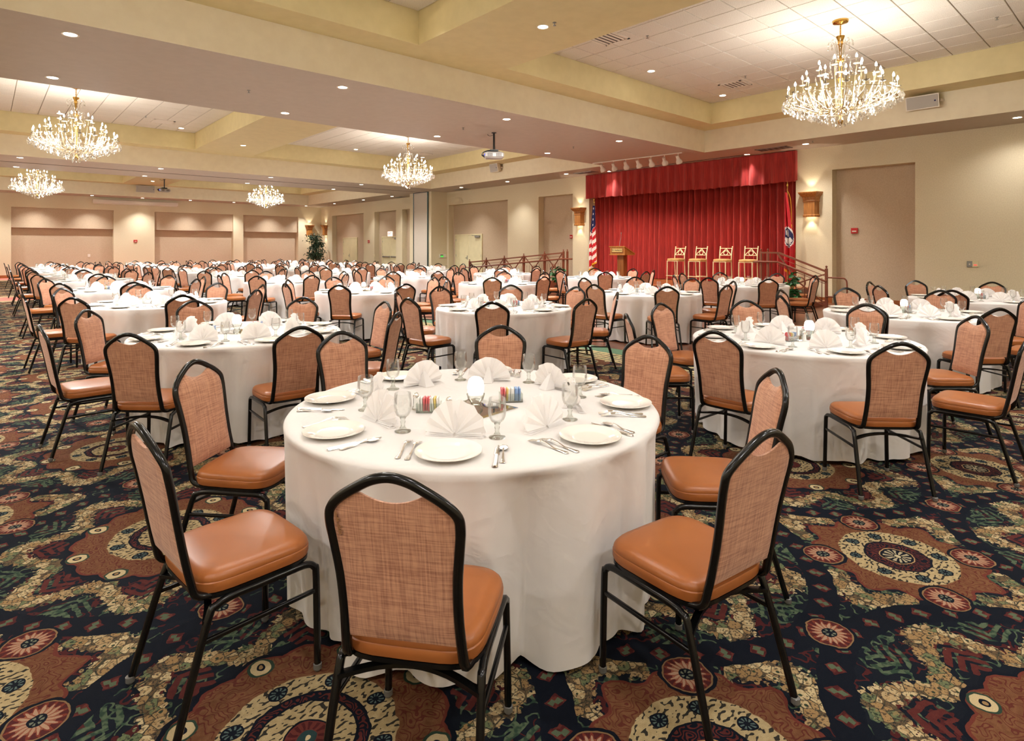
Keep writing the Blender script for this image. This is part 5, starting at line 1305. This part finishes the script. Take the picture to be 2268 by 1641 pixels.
for c in range(4):
    for r in range(9):
        X0, Y0 = FIX.get((c, r), (COLX[c] + (.045 * r if c == 0 else 0) + rnd.uniform(-.04, .04), ROWY[r] + rnd.uniform(-.03, .03)))
        dist = hypot(X0, Y0); near = dist < 7.6; hero = (c, r) == (0, 0)
        ZF = .004 if DX0 < X0 < DX1 and DY0 < Y0 < DY1 else 0.001
        tp = '%s table of the %s row' % (ORD[r], COLN[c])
        t = thing('banquet_table', 'round banquet table in floor-length white cloth, %s in the %s row' % (ORD[r], COLN[c]), 'table', (X0, Y0, ZF), rnd.uniform(0, 6.28) if not hero else 0.6, 'round banquet tables')
        obj('tablecloth', CLOTH[(c + r) % 3] if near else CLOTH_FAR[(c + 2 * r) % 3], t); obj('tabletop', TOP, t)
        to_cam = atan2(-Y0, -X0); TT = ZF + TZ
        for k in range(8):
            deg = k * 45; a = radians(deg)
            rel = round((deg - math.degrees(to_cam)) / 45.0) % 8
            sn = SEAT[rel]
            dr, dt, da = HERO[deg] if hero else (rnd.uniform(0, .045), rnd.uniform(-.05, .05), rnd.uniform(-.09, .09))
            ca, sa = cos(a), sin(a); tx, ty = -sa, ca
            rr = RS + dr
            cx, cy = X0 + ca * rr + tx * dt, Y0 + sa * rr + ty * dt
            px, py, d = to_px(cx, cy, .6)
            if d > .3 and -260 < px < 2530:
              ch = chair(cx, cy, ZF, a + pi / 2 + da, 0 if dist < 6.3 else 1, 'tan woven-back chair, %s seat, %s' % (sn, tp))
              if hero and deg == 225:   # frayed corner of the upholstery
                q = Geo(); rf = random.Random(4)
                for i in range(14):
                    z_ = .835 - i * .0042; x_ = -.152 + .001 * i * .5; w_ = rf.uniform(.006, .016)
                    q.add([(x_, -.293 + (.835 - z_) * .18, z_), (x_ + w_, -.297 + (.835 - z_) * .18, z_ - rf.uniform(-.003, .006)), (x_, -.294 + (.835 - z_) * .18, z_ - .007)], [(0, 1, 2)])
                tag(obj('torn_corner', q.mesh('torn_corner', 'frayed'), ch), 'torn frayed fabric corner')
            px, py, d = to_px(X0 + ca * .6, Y0 + sa * .6, .8)
            if not (d > .3 and -60 < px < 2330): continue
            P = lambda ra, ta: (X0 + ca * ra + tx * ta, Y0 + sa * ra + ty * ta, TT + .0006)
            j = lambda s: rnd.uniform(-s, s)
            tag(obj('dinner_plate', PLATE if near else PLATE_FAR, None, P(.715 + j(.01), j(.015)), 0), 'white dinner plate, %s setting, %s' % (sn, tp), 'plate', 'dinner plates')
            gt = thing('water_goblet', 'clear stemmed water goblet, %s setting, %s' % (sn, tp), 'glass', P(.50 + j(.012), .142 + j(.008)), 0, 'water goblets')
            bm, sm = GL[0 if near else 1]; obj('bowl', bm, gt); obj('stem', sm, gt)
            tag(obj('fan_napkin', NAPK[(k + c) % 3], None, P(.50 + j(.012), -.03 + j(.01)), a + pi / 2 + j(.12), ), 'white fan-folded napkin, %s setting, %s' % (sn, tp), 'napkin', 'fan-folded napkins')
            if dist < FAR_CUT:
                rz = a + pi / 2
                for nm, me, ta, dr2, adj in (('dinner_fork', FORK, -.184, .0, 'outer dinner fork'), ('dinner_fork', FORK, -.144, .012, 'inner dinner fork'), ('dinner_knife', KNIFE, .155, .0, 'dinner knife'), ('teaspoon', SPOON, .187, .0, 'teaspoon')):
                    e = .03 if nm == 'dinner_fork' else .0
                    tag(obj(nm, me, None, P(.70 - e + dr2 + j(.012), ta + j(.006)), rz + j(.045)), 'steel %s, %s setting, %s' % (adj, sn, tp), nm.split('_')[-1] if nm != 'teaspoon' else 'spoon', {'dinner_fork': 'dinner forks', 'dinner_knife': 'dinner knives', 'teaspoon': 'teaspoons'}[nm])
        # centrepiece
        px, py, d = to_px(X0, Y0, .8)
        if not (-60 < px < 2330): continue
        ang = rnd.uniform(-.3, .3) + (.2 if not hero else .12); cxx, cyy = (X0 - .06, Y0 - .08) if hero else (X0 + rnd.uniform(-.05, .05), Y0 + rnd.uniform(-.05, .05))
        rot = lambda u, v: (cxx + cos(ang) * u - sin(ang) * v, cyy + sin(ang) * u + cos(ang) * v, TT + .0006)
        close = dist < 13
        if close: tag(obj('table_mirror', TILE, None, rot(0, 0), ang), 'square mirror with slanted edges at centre of %s' % tp, 'mirror', 'table mirrors')
        lp = thing('candle_lamp', 'glowing glass candle lamp at centre of %s' % tp, 'lamp', rot(-.02, -.02)[:2] + (TT + (.0072 if close else .0006),), 0, 'candle lamps')
        obj('glass_base', LBASE, lp); obj('glowing_globe', LGLOBE, lp)
        if close:
            for w_, (u, v_, rz_, wd) in enumerate(((-.17, .13, -.85, 'left-hand'), (.21, -.03, -.7, 'right-hand'))):
                u_, v2 = (u * cos(-.9) - v_ * sin(-.9), 0) if False else (u, v_)
                cl = thing('sugar_caddy', 'small glass sugar caddy, %s one on %s' % (wd, tp), 'caddy', rot(u, v_), ang + rz_, 'sugar caddies')
                obj('glass_tray', CADDY, cl)
                if hero:
                    for kk, mm in enumerate((0, 0, 3, 1, 1, 1, 2, 2, 2) if w_ else (1, 1, 0, 0, 0, 1, 1, 3, 1)):
                        sp = rot(u, v_); zr_ = ang + rz_; dx = -.042 + kk * .0105
                        cn = ('pink', 'white', 'blue', 'yellow')[mm]
                        tag(obj('sugar_packet', PK[cn], None, (sp[0] + cos(zr_) * dx, sp[1] + sin(zr_) * dx, sp[2]), rot=(rnd.uniform(-.06, .06), rnd.uniform(-.1, .1), zr_)), '%s sugar packet, %s in the %s caddy of the nearest table' % (cn, ORD[kk], wd), 'sugar packet', 'sugar packets on the nearest table')
                else: tag(obj('packets', FILL[w_], cl), kind='stuff')
            for (u, v_), body, wd in (((-.14, .03), SH_S, 'salt'), ((-.19, .20), SH_P, 'pepper')):
                s_ = thing('%s_shaker' % wd, 'glass %s shaker with steel cap on %s' % (wd, tp), 'shaker', rot(u, v_), 0, 'salt and pepper shakers')
                obj('glass_body', body, s_); obj('metal_cap', SH_C, s_)
